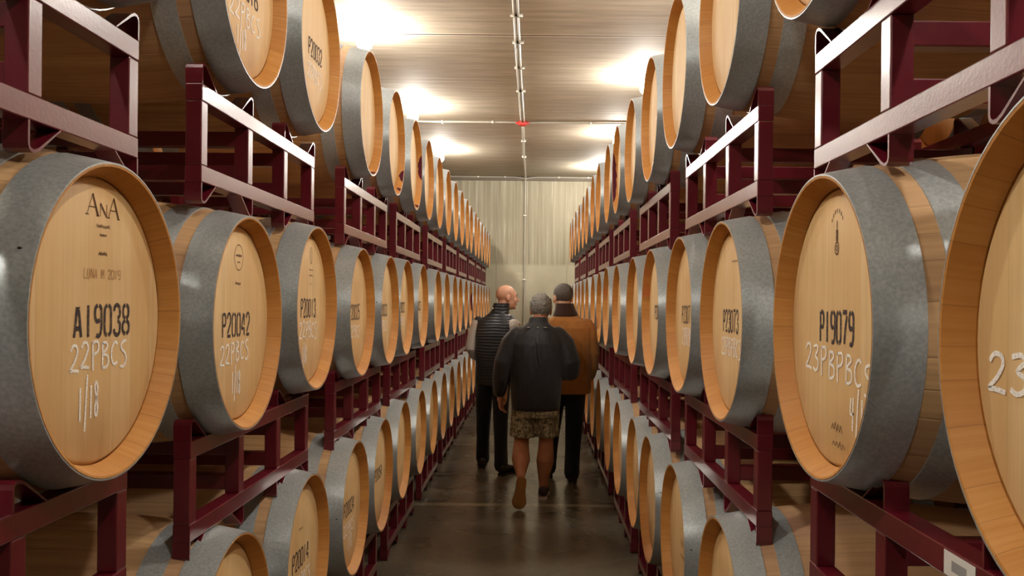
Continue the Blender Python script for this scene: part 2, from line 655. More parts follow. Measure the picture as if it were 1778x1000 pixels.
pipe_thing('conduit', [(PX - 0.01, yw + 0.004, zc - 0.03), (PX - 0.01, yw + 0.02, zc - 0.10), (PX - 0.01, RY1 - 0.018, zc - 0.2), (PX - 0.015, RY1 - 0.018, 1.6), (PX - 0.03, RY1 - 0.018, 0.02)], 0.014,
           'pale vertical conduit running down the middle of the far wall',
           [(PX - 0.01, RY1 - 0.018, 3.2), (PX - 0.015, RY1 - 0.018, 2.0)], 'y')
bx = empty('junction_box', (PX - 0.004, yj, CH - 0.002))
bm = bmesh.new()
add_box(bm, (-0.05, -0.05, -0.05), (0.05, 0.05, 0.0), 0.008)
obj('box_body', bm, M_REDBOX, bx)
bm = bmesh.new()
add_box(bm, (-0.085, -0.02, -0.036), (0.085, 0.02, -0.006), 0.006)
obj('box_collar', bm, M_REDBOX, bx)
bm = bmesh.new()
add_box(bm, (-0.045, -0.045, -0.054), (0.045, 0.045, -0.05), 0.0015)
obj('cover_plate', bm, M_REDBOX, bx)
tag(bx, 'small red junction box on the ceiling where the conduits cross', 'junction box')

# ------------------------------------------------------------------ barrel meshes
HL = LEN / 2


def r_body(x):
    t = 1 - (abs(x) / HL) ** 2
    return (R_OUT - 0.003) + (R_BILGE - R_OUT) * t


def bm_body(n=64, seg=26):
    bm = bmesh.new()
    add_rev_x(bm, [(-HL + LEN * i / seg, r_body(-HL + LEN * i / seg)) for i in range(seg + 1)], n)
    return bm


CH_IN = 0.024


def chime_prof():
    ro = R_OUT - 0.003
    return [(HL - 0.001, ro), (HL, ro - 0.001), (HL - 0.0008, ro - 0.005), (HL - RECESS * 0.5, ro - 0.015), (HL - RECESS - 0.002, ro - CH_IN), (HL - RECESS - 0.012, ro - CH_IN + 0.004)]


def head_prof():
    ri = R_OUT - 0.003 - CH_IN + 0.002
    return [(HL - RECESS - 0.010, ri), (HL - RECESS - 0.004, ri - 0.004), (HL - RECESS, ri - 0.011), (HL - RECESS, ri * 0.5), (HL - RECESS, 0.0)]


def bm_rev(prof, n=64):
    bm = bmesh.new()
    add_rev_x(bm, prof, n)
    bmesh.ops.recalc_face_normals(bm, faces=bm.faces[:])
    return bm


HOOPS = [(HL - 0.084, HL - 0.0005), (HL - 0.184, HL - 0.122)]


def hoop_prof(a, b):
    k = 4
    th = 0.0032
    pts = [(a, r_body(a) - 0.001)]
    for i in range(k + 1):
        x = a + (b - a) * i / k
        pts.append((x, r_body(x) + th))
    pts.append((b, r_body(b) - 0.001))
    return pts


def up_normals(bm, sign=1):
    return bm


def orient(bm, front=None):
    """make faces look away from the barrel's middle (outer skins) or to +X (ends)"""
    for f in bm.faces:
        c = f.calc_center_median()
        f.normal_update()
        if front:
            want = Vector((1, 0, 0)) - Vector((0, c.y, c.z)).normalized() * 0.6 if (c.y or c.z) else Vector((1, 0, 0))
        else:
            want = Vector((0, c.y, c.z))
        if f.normal.dot(want) < 0:
            f.normal_flip()
    return bm


def mesh_of(name, bm, mats, angle=0.6, smooth=True):
    me = bpy.data.meshes.new(name)
    bm.normal_update()
    bm.to_mesh(me)
    bm.free()
    for m in (mats if isinstance(mats, list) else [mats]):
        me.materials.append(m)
    if smooth:
        me.polygons.foreach_set('use_smooth', [True] * len(me.polygons))
        me.set_sharp_from_angle(angle=angle)
    return me


ME_BODY = mesh_of('stave_body', orient(bm_body()), M_BODY)
ME_CHIME = mesh_of('chime', orient(bm_rev(chime_prof()), True), M_CHIME)
ME_HEAD = mesh_of('barrel_head', orient(bm_rev(head_prof()), True), M_HEAD)
ME_HOOP = [mesh_of('hoop', orient(bm_rev(hoop_prof(a, b))), M_STEEL) for a, b in HOOPS]


def bm_whole(n=48):
    bm = bmesh.new()
    seg = 16
    add_rev_x(bm, [(-HL + LEN * i / seg, r_body(-HL + LEN * i / seg)) for i in range(seg + 1)], n, 0)
    for a, b in HOOPS:
        add_rev_x(bm, hoop_prof(a, b), n, 3)
        add_rev_x(bm, [(-x, r) for x, r in hoop_prof(a, b)], n, 3)
    for f in bm.faces:
        f.normal_update()
        c = f.calc_center_median()
        if f.normal.dot(Vector((0, c.y, c.z))) < 0:
            f.normal_flip()
    fs = add_rev_x(bm, chime_prof(), n, 1) + add_rev_x(bm, head_prof(), n, 2)
    gs = add_rev_x(bm, [(-x, r) for x, r in chime_prof()], n, 1) + add_rev_x(bm, [(-x, r) for x, r in head_prof()], n, 2)
    for sgn, lst in ((1, fs), (-1, gs)):
        for f in lst:
            f.normal_update()
            c = f.calc_center_median()
            w = Vector((sgn, 0, 0))
            if (c.y or c.z):
                w = w - Vector((0, c.y, c.z)).normalized() * 0.6
            if f.normal.dot(w) < 0:
                f.normal_flip()
    return bm


ME_WHOLE = mesh_of('wine_barrel', bm_whole(), [M_BODY, M_CHIME, M_HEAD, M_STEEL])


def make_barrel():
    root = empty('wine_barrel', (0, 0, 0))
    cz = (0, 0, R_BILGE)
    inst('stave_body', ME_BODY, root, cz)
    inst('chime', ME_CHIME, root, cz)
    inst('chime', ME_CHIME, root, cz, PI)
    inst('barrel_head', ME_HEAD, root, cz)
    inst('barrel_head', ME_HEAD, root, cz, PI)
    for me in ME_HOOP:
        inst('hoop', me, root, cz)
        inst('hoop', me, root, cz, PI)
    return root


# ------------------------------------------------------------------ lettering (strokes in a 0.5 x 1 box)
STENCIL = {
    '0': [[(.2, 1), (.06, .93), (0, .8), (0, .2), (.06, .07), (.2, 0)], [(.3, 1), (.44, .93), (.5, .8), (.5, .2), (.44, .07), (.3, 0)]],
    '1': [[(.25, 0), (.25, 1)]],
    '2': [[(0, .78), (.05, .92), (.18, 1), (.32, 1), (.45, .92), (.5, .78), (.48, .62), (.06, .14)], [(0, .03), (.5, .03)]],
    '3': [[(0, .8), (.05, .93), (.18, 1), (.32, 1), (.45, .93), (.5, .8), (.48, .64), (.3, .55)], [(.3, .47), (.48, .38), (.5, .2), (.45, .07), (.32, 0), (.18, 0), (.05, .07), (0, .2)]],
    '4': [[(.3, 1), (0, .34), (.28, .34)], [(.4, .95), (.4, .46)], [(.4, .36), (.4, 0)]],
    '5': [[(.48, 1), (.06, 1), (.04, .56), (.3, .6), (.46, .5), (.5, .3), (.46, .1), (.3, 0)], [(.2, 0), (.06, .06), (0, .2)]],
    '7': [[(0, 1), (.5, 1)], [(.48, .9), (.3, .45), (.2, 0)]],
    '8': [[(.2, 1), (.04, .92), (.03, .66), (.2, .54)], [(.3, 1), (.46, .92), (.47, .66), (.3, .54)], [(.2, .47), (0, .36), (0, .12), (.2, 0)], [(.3, .47), (.5, .36), (.5, .12), (.3, 0)]],
    '9': [[(.2, 1), (.05, .92), (0, .78), (.03, .58), (.18, .48), (.38, .52)], [(.3, 1), (.45, .92), (.5, .78), (.5, .3), (.44, .1), (.3, 0), (.1, .04)]],
    'A': [[(0, 0), (.2, .95)], [(.3, .95), (.5, 0)], [(.12, .28), (.38, .28)]],
    'P': [[(.06, 0), (.06, 1)], [(.16, .98), (.38, .98), (.5, .86), (.5, .64), (.4, .5), (.16, .5)]],
    'L': [[(.05, 1), (.05, .02), (.45, .02)]],
    'U': [[(.05, 1), (.05, .15), (.15, 0), (.35, 0), (.45, .15), (.45, 1)]],
    'N': [[(.05, 0), (.05, 1), (.45, 0), (.45, 1)]],
    'M': [[(0, 0), (.05, 1), (.25, .3), (.45, 1), (.5, 0)]],
    'C': [[(.46, .85), (.36, .98), (.16, .98), (.04, .8), (.04, .2), (.16, .02), (.36, .02), (.46, .15)]],
    ' ': [],
}
CHALK = {
    '1': [[(.24, .95), (.2, 0)]],
    '2': [[(.02, .78), (.16, .98), (.36, .95), (.42, .72), (.24, .36), (.0, .06), (.2, .05), (.5, .0)]],
    '3': [[(.05, .93), (.3, 1), (.42, .84), (.2, .58), (.42, .42), (.4, .12), (.2, 0), (.02, .1)]],
    '4': [[(.1, .95), (.03, .5), (.42, .52)], [(.38, .98), (.32, 0)]],
    '8': [[(.4, .85), (.22, 1), (.08, .82), (.4, .3), (.3, .02), (.1, .08), (.12, .32), (.4, .7), (.4, .85)]],
    'P': [[(.1, -.12), (.08, 1)], [(.05, .95), (.36, 1), (.46, .8), (.36, .58), (.1, .5)]],
    'B': [[(.08, -.03), (.1, 1)], [(.08, .98), (.34, .97), (.4, .78), (.12, .55), (.42, .44), (.46, .15), (.3, 0), (.05, .0)]],
    'C': [[(.46, .84), (.3, .95), (.08, .7), (.06, .3), (.22, .04), (.46, .12)]],
    'S': [[(.46, .98), (.16, .9), (.12, .66), (.4, .42), (.46, .12), (.26, -.1), (.04, -.06)]],
    '/': [[(.42, 1.25), (.12, -.35)]],
    ' ': [],
}


def smooth_line(pts, k=4):
    if len(pts) < 3:
        return [Vector(p) for p in pts]
    P = [Vector(p) for p in pts]
    out = []
    for i in range(len(P) - 1):
        p0, p1, p2, p3 = P[max(i - 1, 0)], P[i], P[i + 1], P[min(i + 2, len(P) - 1)]
        for j in range(k):
            t = j / k
            out.append(0.5 * ((2 * p1) + (p2 - p0) * t + (2 * p0 - 5 * p1 + 4 * p2 - p3) * t * t + (3 * p1 - p0 - 3 * p2 + p3) * t ** 3))
    out.append(P[-1])
    return out


def ribbon(bm, pts, w, x):
    """flat stroke on the plane x = const; pts are (y, z)"""
    L, Rr = [], []
    for i, p in enumerate(pts):
        d = (pts[min(i + 1, len(pts) - 1)] - pts[max(i - 1, 0)])
        if d.length < 1e-9:
            d = Vector((0, 1))
        d.normalize()
        nrm = Vector((-d.y, d.x)) * (w / 2)
        L.append(bm.verts.new((x, p.x + nrm.x, p.y + nrm.y)))
        Rr.append(bm.verts.new((x, p.x - nrm.x, p.y - nrm.y)))
    for i in range(len(pts) - 1):
        f = bm.faces.new((L[i], Rr[i], Rr[i + 1], L[i + 1]))
        f.normal_update()
        if f.normal.x < 0:
            f.normal_flip()


def write_bm(bm, text, font, cy, cz, width, height, stroke, x, jit=0.0, slope=0.0, seed=0, curve=True, narrow=0.74):
    rr = random.Random(seed)
    n = len(text)
    adv = width / n
    for i, ch in enumerate(text):
        y0 = cy - width / 2 + adv * i + adv * (1 - narrow) / 2
        dz = rr.uniform(-jit, jit) * height
        for st in font.get(ch, []):
            pts = [Vector((y0 + p[0] / 0.5 * adv * narrow, cz - height / 2 + p[1] * height + dz + slope * (y0 - cy))) for p in st]
            pts = smooth_line(pts, 4) if curve else [Vector(p) for p in pts]
            ribbon(bm, pts, stroke, x)


XT = HL - RECESS + 0.0008


def front_head(b):
    return [c for c in b.children if c.name.startswith('barrel_head')][0]


def mark(b, name, builder, mat, label=None):
    bm = bmesh.new()
    builder(bm)
    o = obj(name, bm, mat, front_head(b), smooth=False)
    o.visible_shadow = True
    if label:
        o['label'] = label
    return o


def stencil(b, text, cy=0.0, cz=0.0, w=0.225, h=0.056, st=0.0085):
    mark(b, 'stencilled_number', lambda bm: write_bm(bm, text, STENCIL, cy * U, cz * U, w * U, h * U, st, XT, curve=True, narrow=0.66), M_INK,
         'stencilled number %s' % text)


def chalk(b, text, cy=0.0, cz=-0.06, w=0.225, h=0.046, st=0.0058, slope=0.0, seed=1):
    mark(b, 'chalk_writing', lambda bm: write_bm(bm, text, CHALK, cy * U, cz * U, w * U, h * U, st, XT + 0.0003, 0.06, slope, seed, narrow=0.8), M_CHALK,
         'white chalk writing %s' % text)


def squiggle(bm, cy, cz, w, amp, st, seed=0, n=9):
    rr = random.Random(seed)
    pts = [Vector((cy + w * (i / (n * 2) - 0.5), cz + amp * (1 if i % 2 else -1) * rr.uniform(0.4, 1))) for i in range(n * 2 + 1)]
    ribbon(bm, smooth_line(pts, 3), st, XT)


def prints(b, *lines):
    for ln in lines:
        mark(b, 'small_print', lambda bm, ln=ln: squiggle(bm, *ln), M_BRAND)


def ring(bm, cy, cz, ry, rz, st):
    pts = [Vector((cy + ry * math.cos(2 * PI * i / 40), cz + rz * math.sin(2 * PI * i / 40))) for i in range(41)]
    ribbon(bm, pts, st, XT)


def patch(name, parent, mat, a0, a1, x0, x1, rfun, seed=0, n=14, inner=True):
    """stain on the inner face of the chime, between angles a0..a1 (degrees from +Y toward +Z)"""
    rr = random.Random(seed)
    bm = bmesh.new()
    A = []
    for i in range(n + 1):
        a = math.radians(a0 + (a1 - a0) * i / n)
        e = math.sin(PI * i / n) ** 0.5 if 0 < i < n else 0.12
        xa = x1 - (x1 - x0) * e * rr.uniform(0.75, 1.0)
        row = []
        for x in (xa, (xa + x1) / 2, x1):
            r = rfun(x)
            row.append(bm.verts.new((x, r * math.cos(a), r * math.sin(a))))
        A.append(row)
    for p, q in zip(A, A[1:]):
        for j in range(2):
            f = bm.faces.new((p[j], p[j + 1], q[j + 1], q[j]))
            f.normal_update()
            c = f.calc_center_median()
            s = Vector((0, c.y, c.z)) * (-1 if inner else 1)
            if f.normal.dot(s) < 0:
                f.normal_flip()
    return obj(name, bm, mat, parent)


def r_inner(x):
    ro = R_OUT - 0.003
    P = chime_prof()[2:]
    for (xa, ra), (xb, rb) in zip(P, P[1:]):
        if xb <= x <= xa:
            return ra + (rb - ra) * (xa - x) / (xa - xb) - 0.0008
    return ro - CH_IN


def rim_stain(b, a0, a1, depth=1.0, seed=0):
    ch = [c for c in b.children if c.name.startswith('chime')][0]
    o = patch('wine_stain', ch, M_WINE, a0, a1, HL - 0.002 - (RECESS - 0.004) * depth, HL - 0.002, r_inner, seed)
    o['label'] = 'dark purple wine stain'
    return o


def hoop_sticker(b, ang):
    hp = [c for c in b.children if c.name.startswith('hoop')][0]
    bm = bmesh.new()
    a0, a1 = math.radians(ang - 6), math.radians(ang + 6)
    rows = []
    for i in range(5):
        a = a0 + (a1 - a0) * i / 4
        rows.append([bm.verts.new((x, (r_body(x) + 0.0042) * math.cos(a), (r_body(x) + 0.0042) * math.sin(a))) for x in (HL - 0.062, HL - 0.02)])
    for p, q in zip(rows, rows[1:]):
        f = bm.faces.new((p[0], p[1], q[1], q[0]))
        f.normal_update()
        c = f.calc_center_median()
        if f.normal.dot(Vector((0, c.y, c.z))) < 0:
            f.normal_flip()
    o = obj('sticker', bm, M_STICK, hp)
    o['label'] = 'small white paper sticker'


bm = bmesh.new()
add_ell(bm, (0, 0, 0), (0.004, 0.004, 0.0025), sub=2)
ME_RIVET = mesh_of('rivet', bm, M_DARK)


def rivets(b, rr):
    hps = [c for c in b.children if c.name.startswith('hoop') and abs(c.rotation_euler.z) < 0.1]
    a = rr.choice([rr.uniform(60, 120), rr.uniform(-10, 20), rr.uniform(160, 190)])
    for hp, (x0, x1) in zip(hps, HOOPS):
        ang = math.radians(a + rr.uniform(-6, 6))
        for x in ((x0 * 0.7 + x1 * 0.3, x0 * 0.3 + x1 * 0.7) if x1 > HL - 0.05 else ((x0 + x1) / 2,)):
            r = r_body(x) + 0.0015
            inst('rivet', ME_RIVET, hp, (x, r * math.cos(ang), r * math.sin(ang)))


# ------------------------------------------------------------------ rack
RT = 0.045                      # tube size
RACK_H = 0.245 * U              # outside of lower rail to outside of upper rail
BUMP = 0.053 * U
BO = 0.36 * U                   # barrel offset from rack middle
PO = 0.178 * U                  # post offset from barrel middle
RX_F = HL - 0.07 * U            # outer face of the frame, measured from the barrel middle
POSTS = [-BO - PO, -BO + PO, BO - PO, BO + PO]
PARTS_RACK = []


def bm_box(lo, hi, bev=0.0025):
    bm = bmesh.new()
    add_box(bm, lo, hi, bev)
    return bm


def cradle_bm(x0, x1, yc, sgn, up):
    """bent strip: upright outer leg, round top, slope toward the barrel. sgn: side of the barrel; up: +1 above, -1 below"""
    d = PO
    path = [(d + 0.022, 0.0), (d + 0.022, BUMP * 0.72), (d + 0.019, BUMP * 0.88), (d + 0.010, BUMP * 0.975), (d - 0.002, BUMP * 0.97),
            (d - 0.016, BUMP * 0.86), (d - 0.085, 0.0)]
    th = 0.006
    base = RACK_H / 2
    P = [Vector((a, b)) for a, b in path]
    inn = []
    for i, p in enumerate(P):
        t = (P[min(i + 1, len(P) - 1)] - P[max(i - 1, 0)]).normalized()
        nrm = Vector((-t.y, t.x))
        inn.append(p + nrm * th)
    bm = bmesh.new()
    rows = []
    for o_, i_ in zip(P, inn):
        row = []
        for q in (o_, i_):
            for x in (x0, x1):
                row.append(bm.verts.new((x, yc + sgn * q.x, up * (base + max(q.y, -0.001)))))
        rows.append(row)
    for a, b in zip(rows, rows[1:]):
        for q in ((0, 1, 1, 0), (2, 3, 3, 2), (0, 2, 2, 0), (1, 3, 3, 1)):
            bm.faces.new((a[q[0]], a[q[1]], b[q[2]], b[q[3]]))
    bmesh.ops.recalc_face_normals(bm, faces=bm.faces[:])
    return bm


def rack_pieces():
    out = []
    h = RACK_H / 2
    for s in (1, -1):
        xa, xb = (RX_F - RT, RX_F) if s > 0 else (-RX_F, -RX_F + RT)
        for zz in (1, -1):
            lo, hi = (h - RT, h) if zz > 0 else (-h, -h + RT)
            out.append(('rail', bm_box((xa, POSTS[0] - RT / 2, lo), (xb, POSTS[3] + RT / 2, hi))))
        for p in POSTS:
            out.append(('post', bm_box((xa + 0.001, p - RT / 2, -h + RT), (xb - 0.001, p + RT / 2, h - RT), 0.003)))
        for yc in (-BO, BO):
            for sg in (1, -1):
                for up in (1, -1):
                    out.append(('cradle', cradle_bm(xa, xb, yc, sg, up)))
    for p in POSTS[1:3]:
        for zz in (1, -1):
            hi = zz * (h - RT - 0.010)
            lo = hi - zz * 0.046
            out.append(('cross_tube', bm_box((-RX_F + RT - 0.004, p - RT / 2 + 0.002, min(lo, hi)), (RX_F - RT + 0.004, p + RT / 2 - 0.002, max(lo, hi)), 0.003)))
    return out


RACK_MESHES = [(nm, mesh_of(nm, b, M_RED, 0.5, False)) for nm, b in rack_pieces()]
bmw = bmesh.new()
for nm, b in rack_pieces():
    me = bpy.data.meshes.new('tmp')
    b.to_mesh(me)
    b.free()
    bmw.from_mesh(me)
    bpy.data.meshes.remove(me)
ME_RACK = mesh_of('barrel_rack', bmw, M_RED, 0.5, False)


def make_rack():
    root = empty('barrel_rack', (0, 0, 0))
    for nm, me in RACK_MESHES:
        inst(nm, me, root, (0, 0, RACK_H / 2 + BUMP))
    return root


# ------------------------------------------------------------------ the two rows
# fitted positions along the aisle (units), per tier, barrels paired two to a rack
ROWS = {
    'L': {
        'mid': {1: 1.594, 2: 2.357, 3: 3.077, 4: 3.926, 5: 4.640, 6: 5.285, 7: 6.060, 8: 7.000},
        'top': {1: 1.66, 2: 2.386, 3: 3.110, 4: 4.080, 5: 4.840, 6: 5.604, 7: 6.300},
        'bot': {2: 2.27, 3: 3.020, 4: 3.795, 5: 4.515, 6: 5.205, 7: 6.0},
    },
    'R': {
        'mid': {1: 0.862, 2: 1.650, 3: 2.515, 4: 3.225, 5: 3.980, 6: 4.695, 7: 5.611, 8: 6.350, 9: 7.060},
        'top': {2: 1.742, 3: 2.540, 4: 3.360, 5: 4.085, 6: 4.900, 7: 5.715, 8: 6.410},
        'bot': {2: 1.75, 3: 2.49, 4: 3.31, 5: 4.02, 6: 4.640, 7: 5.420, 8: 6.180},
    },
}
DZ = {('L', 'mid', 2): -.022, ('L', 'mid', 3): .012, ('L', 'mid', 4): -.012, ('L', 'mid', 5): -.01, ('L', 'mid', 7): .006,
      ('R', 'mid', 3): -.008, ('R', 'mid', 8): .012, ('L', 'top', 3): .02, ('R', 'top', 4): .016, ('R', 'top', 5): -.012, ('R', 'top', 6): -.018,
      ('L', 'bot', 3): .008, ('L', 'bot', 6): .012}
FIRST = {'L': 0, 'R': 1}          # number of the first barrel of the first pair
LAST = {'L': 19, 'R': 16}
GAP = {'L': 0.765, 'R': 0.845}
TIERS = {'bot': (H_BOT, 'bottom'), 'mid': (H_MID, 'middle'), 'top': (H_TOP, 'top')}
SIDE = {'L': 'left', 'R': 'right'}


def full_row(side, tier):
    r = dict(ROWS[side][tier])
    k = max(r)
    rr = random.Random(hash_of(side + tier))
    first = FIRST[side]
    while k < LAST[side]:
        pair_first = ((k + 1 - first) % 2 == 0)
        r[k + 1] = r[k] + ((GAP[side] if pair_first else 0.72) + rr.uniform(-0.012, 0.012))
        k += 1
    k0 = max(ROWS[side][tier])
    top = WALL_Z - 0.50
    if r[k] > top:
        f = (top - r[k0]) / (r[k] - r[k0])
        for q in range(k0 + 1, k + 1):
            r[q] = r[k0] + (r[q] - r[k0]) * f
    return r


def hash_of(s):
    return sum((i + 1) * ord(c) for i, c in enumerate(s))


barrel0 = make_barrel()
rack0 = make_rack()
BARRELS = {}
used_b = used_r = False
for side in 'LR':
    fx = XL if side == 'L' else XR
    rot = 0.0 if side == 'L' else PI
    sgn = -1 if side == 'L' else 1
    bx_ = fx * U + sgn * HL
    rows = {t: full_row(side, t) for t in TIERS}
    for tier, (h, tname) in TIERS.items():
        for n_, (k, z) in enumerate(sorted(rows[tier].items())):
            hz = (h + DZ.get((side, tier, k), 0.0)) * U - R_BILGE
            xo = rnd.uniform(-0.004, 0.004)
            if z < 9.2:
                b = copy_tree(barrel0) if used_b else barrel0
                used_b = True
                b.location = (bx_ + xo, z * U, hz)
                b.rotation_euler = (0, 0, rot)
            else:
                b = inst('wine_barrel', ME_WHOLE, None, (bx_ + xo, z * U, hz + R_BILGE), rot)
            BARRELS[(side, tier, k)] = b
            tag(b, 'oak barrel, %s tier of the %s row, %s from the front' % (tname, SIDE[side], ORD[n_]),
                'barrel', 'oak barrels in the %s tier of the %s row' % (tname, SIDE[side]))
    # racks: one under every pair of each tier
    pr = FIRST[side]
    n_pair = 0
    while True:
        ks = (pr, pr + 1)
        if pr > LAST[side]:
            break

        def mean(t):
            zs = [rows[t][k] for k in ks if k in rows[t]]
            if not zs:
                return None
            if len(zs) == 2:
                return sum(zs) / 2
            return zs[0] - 0.36 if ks[1] in rows[t] else zs[0] + 0.36
        for under, tier in ((None, 'bot'), ('bot', 'mid'), ('mid', 'top')):
            a = mean(tier)
            c = mean(under) if under else None
            if a is None and c is None:
                continue
            zs = [q for q in (a, c) if q is not None]
            z = sum(zs) / len(zs)
            if z > WALL_Z - 0.62:
                continue
            if tier == 'bot' and z < 1.9:
                continue
            if tier == 'bot':
                hz = 0.0
            elif tier == 'mid':
                hz = ((H_BOT + H_MID) / 2) * U - RACK_H / 2 - BUMP
            else:
                hz = ((H_MID + H_TOP) / 2) * U - RACK_H / 2 - BUMP
            if z < 8.4:
                r = copy_tree(rack0) if used_r else rack0
                used_r = True
                r.location = (bx_, z * U, hz)
                r.rotation_euler = (0, 0, rot)
            else:
                r = inst('barrel_rack', ME_RACK, None, (bx_, z * U, hz + RACK_H / 2 + BUMP), rot)
            where = {'bot': 'on the floor', 'mid': 'between bottom and middle tier', 'top': 'between middle and top tier'}[tier]
            tag(r, 'red steel rack %s, %s stack of the %s row' % (where, ORD[n_pair], SIDE[side]),
                'rack', 'red racks %s of the %s row' % (where, SIDE[side]))
            BARRELS[(side, tier, 'rack', pr)] = r
        pr += 2
        n_pair += 1
    # the row standing back to back behind, glimpsed through the gaps
    bx2 = bx_ + sgn * (LEN + 0.10)
    for j, (zm, tiers) in enumerate(BACK_STACKS := ((3.0, ('bot', 'mid', 'top')), (4.58, ('bot', 'mid', 'top')), (6.15, ('bot', 'mid', 'top')))):
        for tier in tiers:
            h, tname = TIERS[tier]
            for i in (0, 1):
                b = inst('wine_barrel', ME_WHOLE, None, (bx2, (zm + (i - 0.5) * 0.72) * U, h * U), rot + PI)
                tag(b, 'oak barrel glimpsed behind the %s row, %s tier, %s from the front' % (SIDE[side], tname, ORD[2 * j + i]),
                    'barrel', 'oak barrels standing behind the %s row' % SIDE[side])
            hz = {'bot': BUMP + RACK_H / 2, 'mid': (H_BOT + H_MID) / 2 * U, 'top': (H_MID + H_TOP) / 2 * U}[tier]
            r = inst('barrel_rack', ME_RACK, None, (bx2, zm * U, hz), rot + PI)
            tag(r, 'red rack behind the %s row, under the %s tier of the %s stack' % (SIDE[side], tname, ORD[j]),
                'rack', 'red racks standing behind the %s row' % SIDE[side])

for (key, b) in list(BARRELS.items()):
    if len(key) == 3 and b.type == 'EMPTY' and b.location.y < 6.6 * U:
        rivets(b, random.Random(hash_of(str(key))))

# ------------------------------------------------------------------ marks on the barrels
def B(s, t, k):
    return BARRELS[(s, t, k)]


def name_it(b, txt):
    b['label'] = txt


b = B('L', 'mid', 1)
stencil(b, 'A19038', 0.016, 0.0, 0.215, 0.056, 0.0085)
chalk(b, '22PBCS', 0.006, -0.062, 0.215, 0.046)
chalk(b, '1/18', -0.035, -0.142, 0.075, 0.062, seed=3)


def logo(bm):
    zc_, h = 0.209 * U, 0.038 * U
    for cy, hh in ((-0.026, h), (0.052, h)):
        w = 0.036 * U
        ribbon(bm, [Vector((cy * U - w * .55, zc_ - h / 2)), Vector((cy * U, zc_ + h / 2))], 0.0022, XT)
        ribbon(bm, [Vector((cy * U, zc_ + h / 2)), Vector((cy * U + w * .55, zc_ - h / 2))], 0.006, XT)
        ribbon(bm, [Vector((cy * U - w * .3, zc_ - h * .12)), Vector((cy * U + w * .3, zc_ - h * .12))], 0.002, XT)
        for e in (-.55, .55):
            ribbon(bm, [Vector((cy * U + w * e - .006, zc_ - h / 2)), Vector((cy * U + w * e + .006, zc_ - h / 2))], 0.002, XT)
    y0, y1, z0, z1 = 0.002 * U, 0.026 * U, zc_ - h / 2, zc_ + h * .12
    ribbon(bm, [Vector((y0, z0)), Vector((y0, z1))], 0.002, XT)
    ribbon(bm, [Vector((y0, z1)), Vector((y1, z0))], 0.005, XT)
    ribbon(bm, [Vector((y1, z0)), Vector((y1, z1))], 0.002, XT)


mark(b, 'cooper_mark', logo, M_BRAND, 'dark brown capital letters branded near the top')
prints(b, (.013 * U, .172 * U, .05 * U, .004, .0016, 1), (.013 * U, .156 * U, .025 * U, .0026, .002, 2, 5), (.013 * U, .122 * U, .03 * U, .004, .0024, 3, 5))
mark(b, 'faded_stamp', lambda bm: write_bm(bm, 'LUNA M 2019', STENCIL, .013 * U, .085 * U, .14 * U, .017 * U, .0024, XT), M_FAINT, 'faded stamped line of letters')
name_it(b, 'largest barrel at left, middle tier, stencilled A19038 and chalked 22PBCS')

b = B('L', 'mid', 2)
stencil(b, 'P20042', -0.02, -0.005, 0.225, 0.060)
chalk(b, '22PBCS', -0.03, -0.078, 0.225, 0.05, slope=0.05, seed=5)
chalk(b, '1/18', -0.02, -0.158, 0.07, 0.06, seed=6)
mark(b, 'cooper_mark', lambda bm: (ring(bm, -.005 * U, .175 * U, .036, .036, .0022), squiggle(bm, -.005 * U, .18 * U, .05, .005, .0022, 4, 6),
                                  squiggle(bm, -.005 * U, .162 * U, .022, .002, .0018, 5, 4)), M_BRAND, 'round brown cooper stamp')
mark(b, 'small_print', lambda bm: squiggle(bm, -.01 * U, .105 * U, .045, .005, .0024, 8, 5), M_BRAND)
name_it(b, 'middle-tier barrel of the left row stencilled P20042 with a round brand')

b = B('L', 'mid', 3)
stencil(b, 'P20013', -0.01, 0.0, 0.21, 0.062)
chalk(b, '22PBCS', -0.01, -0.075, 0.24, 0.055, seed=8)
chalk(b, '1/18', -0.06, -0.16, 0.06, 0.06, seed=9)
mark(b, 'cooper_mark', lambda bm: (ring(bm, .02 * U, .185 * U, .02, .03, .002), ribbon(bm, [Vector((.02 * U, .158 * U)), Vector((.02 * U, .205 * U))], .004, XT)), M_BRAND)
prints(b, (.02 * U, .135 * U, .06, .003, .0018, 2, 6), (.02 * U, .115 * U, .05, .003, .0018, 3, 5), (.02 * U, .085 * U, .012, .003, .002, 4, 2))
name_it(b, 'middle-tier barrel of the left row stencilled P20013')
b = B('L', 'mid', 4)
stencil(b, 'P20025', -0.03, 0.0, 0.23, 0.065)
chalk(b, '22PBCS', -0.03, -0.085, 0.23, 0.05, seed=11)
name_it(b, 'middle-tier barrel of the left row whose number ends in 25')
b = B('L', 'mid', 5)
stencil(b, 'P20033', -0.03, 0.0, 0.23, 0.06)
chalk(b, '22PBCS', -0.03, -0.08, 0.23, 0.05, seed=12)
for k in (6, 7):
    b = B('L', 'mid', k)
    stencil(b, 'P20033', 0.0, 0.0, 0.22, 0.06)
    chalk(b, '22PBCS', 0.0, -0.08, 0.2, 0.045, seed=k)
b = B('L', 'bot', 3)
stencil(b, 'P20014', 0.0, 0.0, 0.22, 0.062)
chalk(b, '22PBCS', 0.03, -0.08, 0.2, 0.05, seed=15)
mark(b, 'small_print', lambda bm: squiggle(bm, 0, .1 * U, .05, .006, .002, 8, 5), M_BRAND)
name_it(b, 'bottom-tier barrel of the left row stencilled P20014')
b = B('L', 'bot', 4)
stencil(b, 'P20034', 0.0, 0.0, 0.22, 0.06)
chalk(b, '22PBCS', 0.0, -0.085, 0.22, 0.05, seed=16)
chalk(b, '1/18', 0.02, -0.15, 0.08, 0.06, seed=17)
b = B('L', 'bot', 5)
